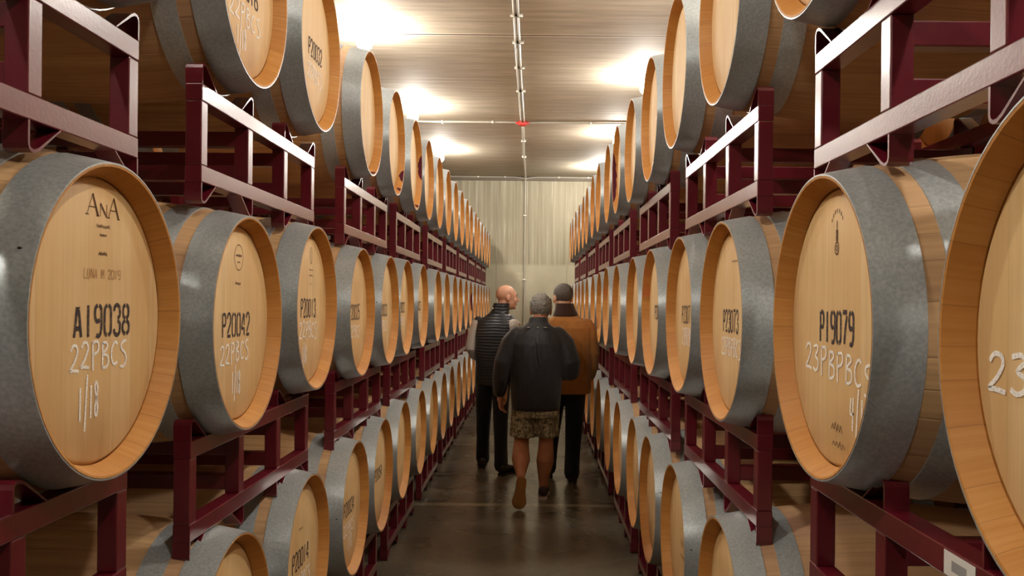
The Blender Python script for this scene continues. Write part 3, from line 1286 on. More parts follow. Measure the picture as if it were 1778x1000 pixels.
stencil(b, 'P20054', 0.02, 0.0, 0.22, 0.06)
b = B('L', 'bot', 2)
prints(b, (0, .16 * U, .1, .01, .003, 18, 5), (.02, .12 * U, .06, .006, .002, 19, 5))
b = B('L', 'top', 2)
chalk(b, '22PBCS', 0.0, -0.095, 0.26, 0.05, seed=21)
chalk(b, '1/18', -0.03, -0.165, 0.08, 0.055, seed=22)
stencil(b, 'P20018', 0.0, -0.02, 0.22, 0.06)
name_it(b, 'top-tier barrel of the left row chalked 22PBCS, cut off by the frame top')
b = B('L', 'top', 3)
stencil(b, 'P20032', 0.03, 0.0, 0.2, 0.06)
chalk(b, '22PBCS', 0.02, -0.085, 0.2, 0.05, seed=23)
name_it(b, 'second top-tier barrel of the left row with its head in view, no lamp behind it')
b = B('L', 'top', 4)
name_it(b, 'top-tier barrel of the left row with a pink-stained chime, under the brightest lamp')
rim_stain(b, 236, 292, 1.0, 3)
b = B('L', 'top', 5)
rim_stain(b, 318, 336, 0.8, 4)
rim_stain(b, 296, 304, 0.8, 6)
name_it(b, 'top-tier barrel of the left row with two small purple chime stains')
b = B('L', 'top', 6)
rim_stain(b, -12, 22, 0.9, 5)
rim_stain(b, 288, 298, 0.8, 6)
name_it(b, 'top-tier barrel of the left row with a long dark purple chime stain')

b = B('R', 'mid', 1)
chalk(b, '23PBPBCS', -0.035, -0.035, 0.38, 0.046, 0.007, seed=31)
stencil(b, 'P19065', 0.05, 0.03, 0.19, 0.05)
name_it(b, 'barrel cut off by the right frame edge, chalked 23 on its head')
b = B('R', 'mid', 2)
stencil(b, 'P19079', 0.018, 0.0, 0.19, 0.058, 0.009)
chalk(b, '23PBPBCS', 0.02, -0.072, 0.36, 0.05, 0.0058, slope=-0.06, seed=33)
chalk(b, '4/1', 0.13, -0.15, 0.07, 0.06, seed=34)


def bottle_mark(bm):
    c = (.02 * U, .172 * U)
    for i in range(7):
        a = math.radians(150 - 20 * i)
        p = Vector((c[0] + .034 * math.cos(a), c[1] + .01 + .034 * math.sin(a)))
        ribbon(bm, [p, p + Vector((0.002, 0.008))], 0.003, XT)
    ribbon(bm, [Vector((c[0], c[1] + .028)), Vector((c[0], c[1] + .008))], .004, XT)
    ribbon(bm, [Vector((c[0], c[1] + .010)), Vector((c[0], c[1] - .012))], .011, XT)
    ring(bm, c[0], c[1] - .026, .011, .012, .003)
    ring(bm, c[0], c[1] - .026, .004, .005, .003)


mark(b, 'cooper_mark', bottle_mark, M_BRAND, 'small dark bottle-shaped brand')
prints(b, (.03, -.185 * U, .06, .010, .0024, 41, 4), (.04, -.215 * U, .07, .008, .002, 42, 4))
name_it(b, 'large middle-tier barrel at right stencilled P19079 with a bottle brand')
b = B('R', 'mid', 3)
stencil(b, 'P23073', 0.0, 0.0, 0.2, 0.062)
chalk(b, '23PBPBCS', 0.01, -0.075, 0.24, 0.05, seed=35)
chalk(b, '4/1', 0.16, -0.16, 0.05, 0.06, seed=36)
mark(b, 'small_print', lambda bm: squiggle(bm, .06, .17 * U, .09, .004, .0022, 43, 7), M_BRAND)
name_it(b, 'middle-tier barrel of the right row stencilled P23073')
b = B('R', 'mid', 4)
stencil(b, 'P23071', 0.0, 0.0, 0.22, 0.062)
chalk(b, '23PBPBCS', 0.02, -0.08, 0.22, 0.06, seed=37)
name_it(b, 'middle-tier barrel of the right row with a faint number starting P230, beyond P23073')
b = B('R', 'mid', 5)
stencil(b, 'P23022', 0.03, 0.0, 0.2, 0.06)
hoop_sticker(B('R', 'mid', 6), 97)
name_it(B('R', 'mid', 6), 'middle-tier barrel of the right row with a small white sticker on its hoop')
hoop_sticker(B('R', 'bot', 6), 97)
name_it(B('R', 'bot', 6), 'bottom-tier barrel of the right row with a white sticker on its hoop')
b = B('R', 'bot', 4)
prints(b, (.04, .0, .06, .02, .003, 44, 3), (.05, -.05, .07, .012, .003, 45, 4))
b = B('R', 'top', 7)
rim_stain(b, 148, 224, 1.0, 9)
name_it(b, 'top-tier barrel of the right row with a large dark purple stain on its chime')

o = patch('wine_stain', B('L', 'mid', 13), M_WINE, -18, 34, HL - 0.03, HL - 0.002, r_inner, 12)
o['label'] = 'purple wine stain'

# white label on the lower right rack
rk = BARRELS[('R', 'mid', 'rack', 1)]
rl = [c for c in rk.children if c.name.startswith('rail')][0]
bm = bmesh.new()
zr = RACK_H / 2 - RT / 2
add_box(bm, (RX_F + 0.0004, 0.06, zr - 0.0185), (RX_F + 0.0012, 0.155, zr + 0.0185))
lab = obj('label_plate', bm, M_STICK, rl, smooth=False)
lab['label'] = 'white label with a grey print'
bm = bmesh.new()
add_box(bm, (RX_F + 0.0013, 0.085, zr - 0.008), (RX_F + 0.0016, 0.13, zr + 0.008))
obj('label_print', bm, M_PRINT, lab, smooth=False)
rk['label'] = 'dark red rack with a white label, lower right corner, holding the nearest right barrels'


# ------------------------------------------------------------------ people
def remeshed(name, bm, mats, parent=None, voxel=0.007, smooth=4, fac=0.5):
    me = bpy.data.meshes.new(name + '_src')
    bmesh.ops.recalc_face_normals(bm, faces=bm.faces[:])
    bm.to_mesh(me)
    bm.free()
    t = bpy.data.objects.new(name + '_src', me)
    COL.objects.link(t)
    md = t.modifiers.new('r', 'REMESH')
    md.mode = 'VOXEL'
    md.voxel_size = voxel
    sm = t.modifiers.new('s', 'SMOOTH')
    sm.factor = fac
    sm.iterations = smooth
    dg = bpy.context.evaluated_depsgraph_get()
    nm = bpy.data.meshes.new_from_object(t.evaluated_get(dg))
    bpy.data.objects.remove(t)
    nm.materials.clear()
    for m in (mats if isinstance(mats, list) else [mats]):
        nm.materials.append(m)
    nm.polygons.foreach_set('use_smooth', [True] * len(nm.polygons))
    o = bpy.data.objects.new(name, nm)
    return link(o, parent)


def head_bm(bm, c, yaw, pitch=0.0, s=1.0, neck_base=None, neck_r=0.058):
    c = Vector(c)
    Mr = Matrix.Rotation(yaw, 3, 'Z') @ Matrix.Rotation(pitch, 3, 'X')

    def W(p):
        return c + Mr @ (Vector(p) * s)

    def E(p, r):
        add_ell(bm, W(p), tuple(x * s for x in r), Mr)
    E((0, -.012, .030), (.078, .098, .086))
    E((0, .022, .012), (.071, .076, .08))
    E((0, .030, -.045), (.060, .066, .078))
    E((0, .072, -.098), (.028, .024, .021))
    E((0, .052, -.085), (.044, .036, .03))
    E((0, .080, .022), (.052, .016, .013))
    for q in (-1, 1):
        E((q * .040, .066, -.028), (.026, .024, .030))
        E((q * .031, .083, .002), (.016, .010, .010))
        ME = Mr @ Matrix.Rotation(q * -0.25, 3, 'Z')
        add_ell(bm, W((q * .081, -.010, -.012)), (.010 * s, .021 * s, .033 * s), ME)
        add_ell(bm, W((q * .078, -.002, -.036)), (.008 * s, .011 * s, .012 * s), ME)
        E((q * .010, .105, -.036), (.009, .012, .008))
    add_tube(bm, [W((0, .090, .016)), W((0, .103, -.006)), W((0, .116, -.030))], [.009 * s, .011 * s, .0135 * s], 10, round_caps=True)
    E((0, .094, -.060), (.024, .012, .0055))
    E((0, .093, -.072), (.021, .012, .006))
    if neck_base is not None:
        nb = Vector(neck_base)
        a = W((0, -.022, -.045))
        add_tube(bm, [a, a.lerp(nb, 0.5), nb], [neck_r, neck_r * 0.98, neck_r * 1.12], 16, round_caps=True)
    return W, Mr


def hand_bm(bm, wrist, d, side, nrm, s=1.0):
    """palm plus five bent fingers; d along the hand, nrm out of the palm, side toward the thumb"""
    wrist, d, nrm = Vector(wrist), Vector(d).normalized(), Vector(nrm).normalized()
    nrm = (nrm - d * nrm.dot(d)).normalized()
    sd = Vector(side)
    sd = (sd - d * sd.dot(d) - nrm * sd.dot(nrm)).normalized()
    M3 = Matrix((sd, d, nrm)).transposed()
    add_ell(bm, wrist + d * .048 * s, (.041 * s, .056 * s, .016 * s), M3)
    add_tube(bm, [wrist - d * .05, wrist + d * .02], [.027 * s, .027 * s], 12, round_caps=True)
    for i, (off, L) in enumerate(((.030, .072), (.010, .080), (-.010, .075), (-.029, .058))):
        p = wrist + d * .088 * s + sd * off * s
        curl = 0.35 + 0.1 * i
        q1 = p + (d * math.cos(curl * .5) + nrm * math.sin(curl * .5)) * L * .45 * s
        q2 = q1 + (d * math.cos(curl * 1.6) + nrm * math.sin(curl * 1.6)) * L * .33 * s
        q3 = q2 + (d * math.cos(curl * 2.6) + nrm * math.sin(curl * 2.6)) * L * .24 * s
        add_tube(bm, [p - d * .02 * s, p, q1, q2, q3], [.010 * s, .0098 * s, .009 * s, .0082 * s, .007 * s], 10, round_caps=True)
    t0 = wrist + d * .028 * s + sd * .030 * s
    t1 = t0 + (sd * .8 + d * .7 + nrm * .25).normalized() * .034 * s
    t2 = t1 + (sd * .3 + d * .9 + nrm * .35).normalized() * .030 * s
    add_tube(bm, [wrist + d * .02 * s + sd * .012 * s, t0, t1, t2], [.016 * s, .0135 * s, .0105 * s, .0085 * s], 10, round_caps=True)


def limb(bm, pts, rad, n=18, flat=1.0, rc=True):
    add_tube(bm, pts, rad, n, round_caps=rc, flat=flat)


def shoe_bm(bm, heel, fwd, up, L=0.28, w=0.047, h=0.075):
    heel, f, u = Vector(heel), Vector(fwd).normalized(), Vector(up).normalized()
    u = (u - f * u.dot(f)).normalized()
    r = f.cross(u)
    n = 18
    rows = []
    for t, ww, hh in ((0.0, .55, .72), (.06, .8, .95), (.2, .86, 1.0), (.38, .84, .92), (.55, .95, .70), (.72, 1.02, .56), (.88, .9, .47), (.97, .62, .40), (1.0, .3, .3)):
        ring_ = []
        for k in range(n):
            a = 2 * PI * k / n
            x = w * ww * math.cos(a)
            z = max(0.0, h * hh * 0.5 * (1 + math.sin(a)))
            ring_.append(bm.verts.new(heel + f * (t * L) + r * x + u * (z + 0.012)))
        rows.append(ring_)
    for a, b in zip(rows, rows[1:]):
        for k in range(n):
            bm.faces.new((a[k], a[(k + 1) % n], b[(k + 1) % n], b[k]))
    bm.faces.new(rows[0])
    bm.faces.new(rows[-1])


def sole_bm(bm, heel, fwd, up, L=0.285, w=0.05, th=0.022):
    heel, f, u = Vector(heel), Vector(fwd).normalized(), Vector(up).normalized()
    u = (u - f * u.dot(f)).normalized()
    r = f.cross(u)
    prof = [(0.0, .34), (.03, .54), (.1, .66), (.25, .66), (.42, .64), (.6, .86), (.74, 1.0), (.86, .92), (.95, .66), (1.0, .28)]
    lo, hi = [], []
    loop = [(t, ww) for t, ww in prof] + [(t, -ww) for t, ww in reversed(prof)]
    for t, ww in loop:
        p = heel + f * (t * L - 0.004) + r * (ww * w)
        spring = 0.012 * max(0, (t - 0.75) / 0.25) ** 2
        lo.append(bm.verts.new(p + u * spring))
        hi.append(bm.verts.new(p + u * (th + spring)))
    n = len(loop)
    bm.faces.new(lo)
    bm.faces.new(list(reversed(hi)))
    for k in range(n):
        bm.faces.new((lo[k], hi[k], hi[(k + 1) % n], lo[(k + 1) % n]))
    bmesh.ops.recalc_face_normals(bm, faces=bm.faces[:])
    bmesh.ops.triangulate(bm, faces=[f_ for f_ in bm.faces if len(f_.verts) > 4])


def mat_skin(name, c1, c2):
    m = NT(name, 0.5, spec=0.4)
    f = m.noise(m.co(), 9.0, 4)
    m.color(m.mix(m.mapr(f, 0.3, 0.7), c1, c2))
    m.b.inputs['Subsurface Weight'].default_value = 0.06
    m.b.inputs['Subsurface Radius'].default_value = (0.01, 0.004, 0.002)
    return m.m


def mat_cloth(name, c, rough=0.8, scale=30.0, var=0.25, wrinkle=0.35, sheen=0.2):
    m = NT(name, rough, spec=0.25)
    f = m.noise(m.co(), scale, 4)
    lo = tuple(x * (1 - var) for x in c[:3]) + (1,)
    hi = tuple(x * (1 + var) for x in c[:3]) + (1,)
    m.color(m.mix(f, lo, hi))
    w = m.noise(m.vscale(m.co(), (1.0, 1.0, 0.45)), 9.0, 3, 0.5)
    m.bump(w, wrinkle, 0.03)
    m.b.inputs['Sheen Weight'].default_value = sheen
    return m.m


M_SKIN_A = mat_skin('skin_light', srgb(196, 142, 114), srgb(212, 162, 134))
M_SKIN_B = mat_skin('skin_fair', srgb(198, 150, 122), srgb(212, 166, 138))
M_SKIN_C = mat_skin('skin_tanned', srgb(164, 108, 80), srgb(190, 134, 102))
M_JACKET = mat_cloth('black_shell_fabric', srgb(34, 33, 36), 0.5, 40, 0.2, 0.85)
M_COAT = mat_cloth('tan_canvas', srgb(158, 104, 48), 0.85, 18, 0.22, 0.3)
M_CORD = mat_cloth('dark_brown_corduroy', srgb(52, 30, 20), 0.9, 60, 0.2, 0.2)
M_TROUSER = mat_cloth('black_trouser_cloth', srgb(22, 23, 26), 0.85, 30, 0.2, 0.4)
M_NAVY = mat_cloth('dark_navy_cloth', srgb(26, 30, 38), 0.85, 30, 0.2, 0.4)
M_SHIRT = mat_cloth('pale_grey_shirt', srgb(184, 176, 168), 0.85, 30, 0.08, 0.35)
M_SHOE = plain('dark_shoe_leather', srgb(34, 26, 22), 0.45)
M_SHOEC = plain('purple_grey_trainer', srgb(54, 40, 48), 0.7)
M_SOLEW = plain('white_trainer_sole', srgb(190, 180, 172), 0.6)
M_SOLET = plain('gum_rubber_sole', srgb(150, 108, 58), 0.7)
M_EYE = plain('eye_dark', srgb(40, 28, 22), 0.25)
M_BROW = plain('brown_eyebrow', srgb(70, 46, 34), 0.9)


def mat_quilt():
    m = NT('black_quilted_nylon', 0.42, spec=0.45)
    s = m.sep(m.co())
    f = m.noise(m.co(), 26.0, 4)
    m.color(m.mix(f, srgb(24, 24, 28), srgb(36, 36, 40)))
    z = m.math('ADD', m.math('MULTIPLY', s[2], 1.0 / 0.028), m.math('MULTIPLY', m.noise(m.co(), 6.0, 2), 0.5))
    w = m.math('ABSOLUTE', m.math('SINE', m.math('MULTIPLY', z, PI)))
    h = m.math('POWER', w, 0.5)
    h2 = m.math('ADD', h, m.math('MULTIPLY', m.noise(m.vscale(m.co(), (1, 1, 0.3)), 40.0, 2), 0.35))
    m.bump(h2, 0.55, 0.010)
    return m.m


def mat_camo():
    m = NT('mottled_short_cloth', 0.85, spec=0.2)
    a = m.noise(m.co(), 26.0, 3)
    b_ = m.noise(m.vscale(m.co(), (1.3, 1, 0.8)), 44.0, 3)
    c = m.mix(m.mapr(a, 0.46, 0.54), srgb(124, 118, 98), srgb(168, 160, 136))
    c = m.mix(m.mapr(b_, 0.56, 0.6), c, srgb(78, 76, 64))
    m.color(c)
    m.bump(m.noise(m.co(), 14.0, 3), 0.4, 0.02)
    return m.m


def mat_hair(name, c1, c2):
    m = NT(name, 0.6, spec=0.4)
    f = m.noise(m.co(), 110.0, 3, 0.7)
    m.color(m.mix(m.mapr(f, 0.3, 0.7), c1, c2))
    m.bump(f, 0.8, 0.01)
    return m.m


def hair_cap(name, parent, W, Mr, s, mat, curl, thick=1.0, low=-0.06, seed=0, cut_front=0.06):
    bm = bmesh.new()
    bmesh.ops.create_icosphere(bm, subdivisions=5, radius=1.0)
    for v in bm.verts:
        p = v.co.copy()
        d = 1.0 + curl * noise.noise(p * 9 + Vector((seed, 0, 0))) + curl * .6 * noise.noise(p * 21)
        q = Vector((p.x * .083 * thick, -.014 + p.y * .102 * thick, .032 + p.z * .091 * thick)) * d
        v.co = q
    kill = []
    for v in bm.verts:
        x, y, z = v.co
        edge = low + 0.012 * noise.noise(v.co * 40)
        if y > -0.01:
            edge = low + (y + 0.01) * 1.25
        if z < edge or (y > cut_front and z < 0.075):
            kill.append(v)
    bmesh.ops.delete(bm, geom=kill, context='VERTS')
    # give the cap a thickness
    geo = bmesh.ops.solidify(bm, geom=bm.faces[:], thickness=0.006)
    for v in bm.verts:
        v.co = W(v.co)
    return obj(name, bm, mat, parent, angle=3.0)


def person(name_loc, label):
    pass


# --- man in shorts, nearest
PC = Vector((0.028, 7.10, 0.0))
bm = bmesh.new()
WC, MC = head_bm(bm, (0.035, 0.045, 1.525), 0.0, -0.10, 1.0, (0.012, -0.01, 1.40), 0.060)
add_loft(bm, [(0, 0, .80, .14, .10), (0, 0, .95, .15, .11), (0, .0, 1.15, .165, .11), (0.005, 0, 1.30, .17, .10), (.01, -.005, 1.385, .10, .075), (.012, -.008, 1.42, .06, .06)])
limb(bm, [(-.085, 0, .84), (-.10, .015, .64), (-.112, .03, .47), (-.116, -.03, .40), (-.114, -.13, .335), (-.112, -.25, .265), (-.112, -.325, .235)],
     [.088, .074, .060, .066, .074, .044, .031])
limb(bm, [(.085, 0, .84), (.088, .035, .64), (.088, .05, .47), (.086, .03, .39), (.080, .012, .30), (.072, .01, .19), (.068, .015, .10), (.068, .02, .05)],
     [.088, .074, .060, .064, .072, .050, .036, .034])
limb(bm, [(.068, -.005, .05), (.068, .14, .04)], [.032, .03])
limb(bm, [(-.112, -.33, .21), (-.112, -.335, .08)], [.032, .03])
limb(bm, [(-.145, -.01, 1.29), (-.235, -.03, 1.10), (-.275, .0, .90), (-.285, .015, .84)], [.05, .045, .036, .030])
limb(bm, [(.165, -.01, 1.29), (.270, -.03, 1.09), (.24, .14, 1.02), (.19, .27, 1.05)], [.05, .045, .036, .030])
hand_bm(bm, (-.287, .018, .835), (0.03, .10, -1), (.55, .8, 0), (1, -.4, 0.05))
hand_bm(bm, (.185, .28, 1.05), (-.5, .8, .1), (0, .2, 1), (-.6, -.5, 0))
pc = remeshed('person', bm, M_SKIN_C, None, 0.006, 2)
pc.location = PC
tag(pc, 'person walking away in a black jacket and mottled shorts, grey curly hair', 'person')
hair_cap('hair', pc, WC, MC, 1.0, mat_hair('grey_curly_hair', srgb(84, 80, 76), srgb(166, 160, 150)), 0.13, 1.07, -0.06, 3)
for q in (-1, 1):
    bm = bmesh.new()
    add_ell(bm, WC((q * .031, .088, .004)), (.011, .008, .007), MC, 2)
    obj('eye', bm, M_EYE, pc)
bm = bmesh.new()
add_loft(bm, [(0, .0, .715, .188, .135), (0, .0, .735, .196, .142), (0, 0, .85, .205, .15), (.003, -.005, 1.0, .212, .152), (.005, -.01, 1.15, .222, .15),
              (.008, -.015, 1.25, .220, .14), (.012, -.015, 1.325, .190, .12), (.014, -.012, 1.385, .130, .097), (.015, -.008, 1.425, .082, .078), (.018, -.003, 1.468, .074, .074)])
limb(bm, [(-.150, -.01, 1.315), (-.205, -.012, 1.25), (-.262, -.03, 1.10), (-.285, -.015, .97), (-.292, .01, .865)], [.080, .084, .080, .070, .056])
limb(bm, [(.170, -.01, 1.315), (.225, -.012, 1.25), (.278, -.035, 1.10), (.272, -.02, 1.03), (.235, .12, 1.01), (.195, .25, 1.04)], [.080, .086, .082, .080, .066, .050])
jk = remeshed('jacket', bm, M_JACKET, pc, 0.0075, 4)
bm = bmesh.new()
for dx in (0.0, 0.028):
    ribbon_pts = [(-.01 + dx, -.168, 1.30), (-.005 + dx, -.172, 1.20), (.005 + dx, -.171, 1.10), (.03 + dx, -.168, 1.0), (.055 + dx, -.163, .93)]
    if dx:
        ribbon_pts = ribbon_pts[:3]
    add_tube(bm, ribbon_pts, [.003, .0045, .0045, .004, .002], 8)
obj('seam_fold', bm, M_JACKET, jk)
for dx, w in ((-.075, .022), (.0, .014), (.06, .026)):
    bm = bmesh.new()
    add_box(bm, (dx + .01 - w / 2, -.124, 1.383), (dx + .01 + w / 2, -.104, 1.390), .001)
    obj('back_print', bm, M_PRINT, jk)['label'] = 'small grey print across the upper back'
bm = bmesh.new()
add_loft(bm, [(0, 0, .66, .185, .125), (0, 0, .76, .192, .132), (0, 0, .88, .18, .125)])
limb(bm, [(-.095, 0, .74), (-.100, .01, .62), (-.106, .015, .50)], [.100, .103, .107], rc=False)
limb(bm, [(.095, 0, .74), (.092, .02, .62), (.090, .03, .505)], [.100, .101, .104], rc=False)
sh = remeshed('shorts', bm, mat_camo(), pc, 0.007, 3)
# trailing foot, sole toward the camera
up_l, fw_l = Vector((0.0, 1.0, 0.12)), Vector((-0.12, -.10, -1.0))
bm = bmesh.new()
shoe_bm(bm, (-.100, -.400, .242), fw_l, up_l, 0.228, .048, .066)
s1 = remeshed('shoe', bm, M_SHOEC, pc, 0.006, 2)
bm = bmesh.new()
sole_bm(bm, (-.100, -.408, .244), fw_l, up_l, 0.24, .056, .02)
o = obj('shoe_sole', bm, M_SOLET, s1, smooth=False)
o['label'] = 'tan gum sole turned to the camera'
bm = bmesh.new()
shoe_bm(bm, (.064, -.055, .012), (.06, 1, 0), (0, 0, 1), 0.25, .046, .078)
s2 = remeshed('shoe', bm, M_SHOEC, pc, 0.006, 2)
bm = bmesh.new()
sole_bm(bm, (.064, -.062, .0), (.06, 1, 0), (0, 0, 1), 0.265, .05, .024)
obj('shoe_sole', bm, M_SOLEW, s2, smooth=False)['label'] = 'white trainer sole'

# --- man in the vest, left, head turned to the right
PA = Vector((-0.35, 8.25, 0.0))
YA = -0.40
bm = bmesh.new()
WA, MA = head_bm(bm, (0.098, 0.055, 1.632), -1.22, 0.0, 0.98, (0.045, 0.03, 1.47), 0.060)
add_loft(bm, [(0, 0, .86, .14, .10, YA), (0, 0, 1.0, .14, .10, YA), (0, 0, 1.25, .165, .10, YA), (.01, .01, 1.38, .16, .09, YA), (.03, .02, 1.455, .09, .07, YA), (.045, .03, 1.49, .06, .06)])
limb(bm, [(-.10, .03, .90), (-.112, .10, .50), (-.118, .16, .09)], [.075, .05, .04])
limb(bm, [(.06, -.02, .90), (.06, -.08, .50), (.07, -.20, .09)], [.075, .05, .04])
limb(bm, [(-.17, .07, 1.40), (-.225, .06, 1.16), (-.15, .24, 1.04)], [.045, .04, .03])
limb(bm, [(.15, -.06, 1.365), (.198, -.05, 1.17), (.14, .22, 1.08)], [.045, .04, .03])
limb(bm, [(-.118, .17, .07), (-.118, .27, .05)], [.035, .03])
limb(bm, [(.07, -.18, .07), (.085, -.08, .05)], [.035, .03])
hand_bm(bm, (-.14, .25, 1.03), (.5, .85, .0), (0, .2, 1), (.7, -.5, 0))
hand_bm(bm, (.135, .23, 1.08), (-.3, .9, .1), (0, .1, 1), (-.8, -.3, 0))
pa = remeshed('person', bm, M_SKIN_A, None, 0.006, 2)
pa.location = PA
tag(pa, 'bald person in a black quilted vest over pale sleeves, face turned right', 'person')
for q in (-1, 1):
    bm = bmesh.new()
    add_ell(bm, WA((q * .031, .0905, .002)), (.012, .007, .006), MA, 2)
    obj('eye', bm, M_EYE, pa)
    bm = bmesh.new()
    add_tube(bm, [WA((q * .014, .0965, .021)), WA((q * .032, .0945, .027)), WA((q * .052, .082, .021))], [.004, .005, .003], 8, round_caps=True)
    obj('eyebrow', bm, M_BROW, pa)
bm = bmesh.new()
add_tube(bm, [WA((-.022, .098, -.066)), WA((0, .106, -.066)), WA((.022, .098, -.066))], [.0025, .0035, .0025], 8, round_caps=True)
obj('mouth', bm, plain('lip_line', srgb(120, 62, 52), 0.5), pa)
bm = bmesh.new()
add_loft(bm, [(-.015, .02, .80, .168, .125, YA), (-.015, .02, .82, .178, .135, YA), (-.012, .015, .95, .178, .135, YA), (-.005, .01, 1.12, .192, .142, YA), (0, .008, 1.28, .20, .138, YA),
              (.004, .010, 1.375, .195, .122, YA), (.015, .012, 1.43, .155, .10, YA), (.028, .02, 1.475, .10, .085, YA), (.040, .025, 1.51, .083, .083), (.052, .034, 1.575, .078, .082)])
add_ell(bm, (-.165, .075, 1.375), (.062, .065, .075))
add_ell(bm, (.140, -.030, 1.395), (.055, .06, .065))
vest = remeshed('vest', bm, mat_quilt(), pa, 0.0075, 3)
bm = bmesh.new()
add_ell(bm, (-.028, -.052, 1.525), (.008, .006, .006), sub=2)
obj('collar_tag', bm, M_STICK, vest)['label'] = 'tiny white tag on the collar'
for pts, rad in (([(-.172, .07, 1.37), (-.205, .068, 1.28), (-.235, .055, 1.15), (-.205, .14, 1.08), (-.16, .23, 1.04)], [.066, .064, .058, .053, .042]),
                 ([(.170, -.075, 1.365), (.198, -.085, 1.28), (.204, -.05, 1.16), (.175, .10, 1.11), (.14, .22, 1.08)], [.066, .064, .058, .053, .042])):
    bm = bmesh.new()
    limb(bm, pts, rad)
    remeshed('shirt_sleeve', bm, M_SHIRT, pa, 0.007, 3)['label'] = 'pale grey shirt sleeve'
bm = bmesh.new()
add_loft(bm, [(-.02, .015, .80, .155, .115, YA), (-.015, .015, .88, .165, .12, YA), (-.01, .01, .98, .16, .118, YA)])
limb(bm, [(-.095, .03, .84), (-.108, .07, .66), (-.113, .10, .48), (-.118, .13, .28), (-.12, .15, .13), (-.12, .16, .085)], [.092, .080, .070, .062, .064, .066])
limb(bm, [(.055, .0, .84), (.055, -.03, .66), (.056, -.08, .48), (.062, -.14, .28), (.068, -.19, .13), (.068, -.20, .085)], [.092, .080, .070, .062, .064, .066])
remeshed('trousers', bm, M_TROUSER, pa, 0.0075, 3)
for hl, fw, wsole in (((-.12, .075, .012), (-.05, 1, 0), 0), ((.062, -.265, .012), (.45, .9, 0), 0)):
    bm = bmesh.new()
    shoe_bm(bm, hl, fw, (0, 0, 1), 0.28, .046, .085)
    s_ = remeshed('boot', bm, M_SHOE, pa, 0.006, 2)
    bm = bmesh.new()
    sole_bm(bm, (hl[0], hl[1] - .004, 0.0), fw, (0, 0, 1), 0.288, .05, .022)
    obj('boot_sole', bm, M_SHOE, s_, smooth=False)

# --- man in the tan coat, right
PB = Vector((0.305, 7.76, 0.0))
bm = bmesh.new()
WB, MB = head_bm(bm, (-.045, .02, 1.635), 0.42, 0.0, 1.0, (-.02, .0, 1.49), 0.062)
add_loft(bm, [(0, 0, .86, .15, .11), (0, 0, 1.0, .15, .11), (0, 0, 1.25, .17, .11), (0, 0, 1.40, .16, .09), (-.01, 0, 1.47, .10, .08), (-.02, 0, 1.51, .062, .062)])
limb(bm, [(-.10, .02, .90), (-.125, .12, .50), (-.145, .24, .09)], [.075, .05, .04])
limb(bm, [(.075, 0, .90), (.065, .0, .50), (.052, -.02, .09)], [.075, .05, .04])
limb(bm, [(-.155, 0, 1.37), (-.215, .02, 1.17), (-.14, .22, 1.05)], [.045, .04, .03])
limb(bm, [(.155, 0, 1.37), (.215, .0, 1.17), (.21, .09, .95)], [.045, .04, .03])
limb(bm, [(-.145, .25, .07), (-.15, .35, .05)], [.035, .03])
limb(bm, [(.052, 0, .07), (.055, .10, .05)], [.035, .03])
hand_bm(bm, (-.13, .23, 1.05), (.5, .85, .0), (0, .2, 1), (.7, -.5, 0))
hand_bm(bm, (.21, .10, .94), (-.15, .25, -1), (-.4, .8, 0), (-1, -.2, 0))
pb = remeshed('person', bm, M_SKIN_B, None, 0.006, 2)
pb.location = PB
tag(pb, 'person in a tan canvas coat with dark collar, short dark hair', 'person')
hair_cap('hair', pb, WB, MB, 1.0, mat_hair('short_dark_hair', srgb(62, 54, 50), srgb(112, 102, 94)), 0.02, 1.0, -0.108, 5)
for q in (-1, 1):
    bm = bmesh.new()
    add_ell(bm, WB((q * .031, .088, .004)), (.011, .008, .007), MB, 2)
    obj('eye', bm, M_EYE, pb)
bm = bmesh.new()
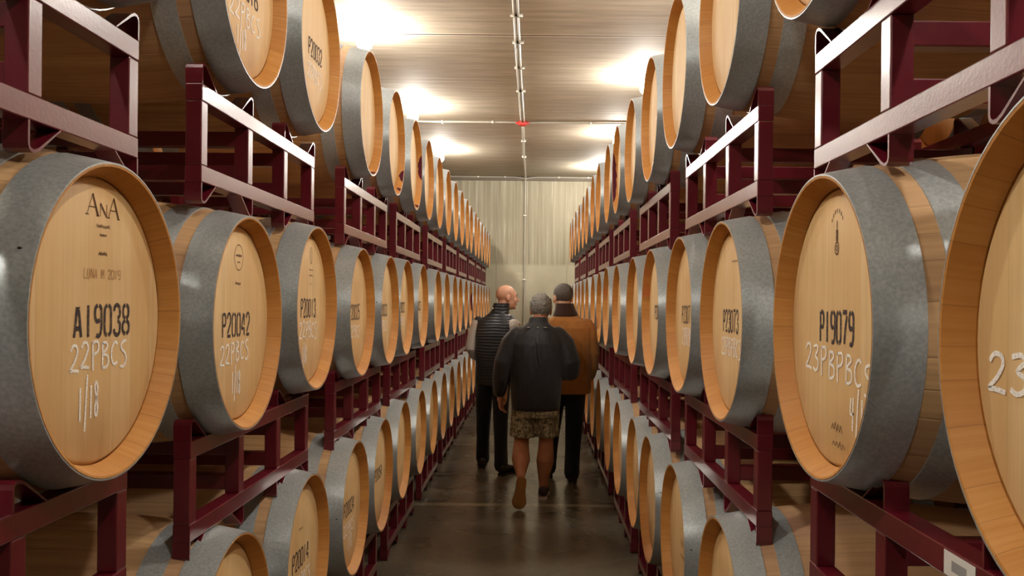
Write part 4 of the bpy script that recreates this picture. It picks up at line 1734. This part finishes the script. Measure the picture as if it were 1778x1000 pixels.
add_loft(bm, [(.0, 0, .785, .205, .145), (.0, 0, .805, .214, .152), (0, 0, .95, .212, .152), (0, -.005, 1.10, .214, .15), (0, -.008, 1.25, .222, .145), (0, -.01, 1.36, .218, .132),
              (-.004, -.008, 1.425, .175, .11), (-.012, -.004, 1.47, .115, .09), (-.018, 0, 1.505, .08, .078)])
limb(bm, [(-.165, 0, 1.375), (-.205, .0, 1.28), (-.235, .015, 1.15), (-.20, .13, 1.08), (-.15, .21, 1.05)], [.078, .076, .068, .06, .05])
limb(bm, [(.165, 0, 1.375), (.200, -.005, 1.28), (.222, -.005, 1.14), (.218, .05, 1.02), (.205, .09, .94)], [.078, .076, .068, .062, .055])
coat = remeshed('coat', bm, M_COAT, pb, 0.0075, 4)
bm = bmesh.new()
add_loft(bm, [(-.016, -.004, 1.462, .118, .098), (-.017, -.004, 1.475, .114, .096), (-.022, 0, 1.525, .092, .09), (-.028, .004, 1.580, .080, .084)])
remeshed('coat_collar', bm, M_CORD, coat, 0.006, 2)['label'] = 'dark brown corduroy collar'
bm = bmesh.new()
add_loft(bm, [(-.01, 0, .80, .17, .12), (0, 0, .90, .175, .125), (0, 0, .98, .17, .12)])
limb(bm, [(-.09, .02, .84), (-.105, .07, .66), (-.12, .13, .48), (-.135, .19, .28), (-.145, .23, .13), (-.147, .24, .08)], [.095, .084, .074, .066, .066, .068])
limb(bm, [(.075, 0, .84), (.072, .01, .66), (.066, .01, .48), (.056, -.005, .28), (.050, -.02, .13), (.050, -.025, .08)], [.097, .088, .078, .068, .068, .070])
remeshed('trousers', bm, M_NAVY, pb, 0.0075, 3)
for hl, fw in (((-.145, .155, .012), (-.08, 1, 0)), ((.048, -.085, .012), (.05, 1, 0))):
    bm = bmesh.new()
    shoe_bm(bm, hl, fw, (0, 0, 1), 0.28, .046, .085)
    s_ = remeshed('boot', bm, M_SHOE, pb, 0.006, 2)
    bm = bmesh.new()
    sole_bm(bm, (hl[0], hl[1] - .004, 0.0), fw, (0, 0, 1), 0.288, .05, .022)
    obj('boot_sole', bm, M_SHOE, s_, smooth=False)
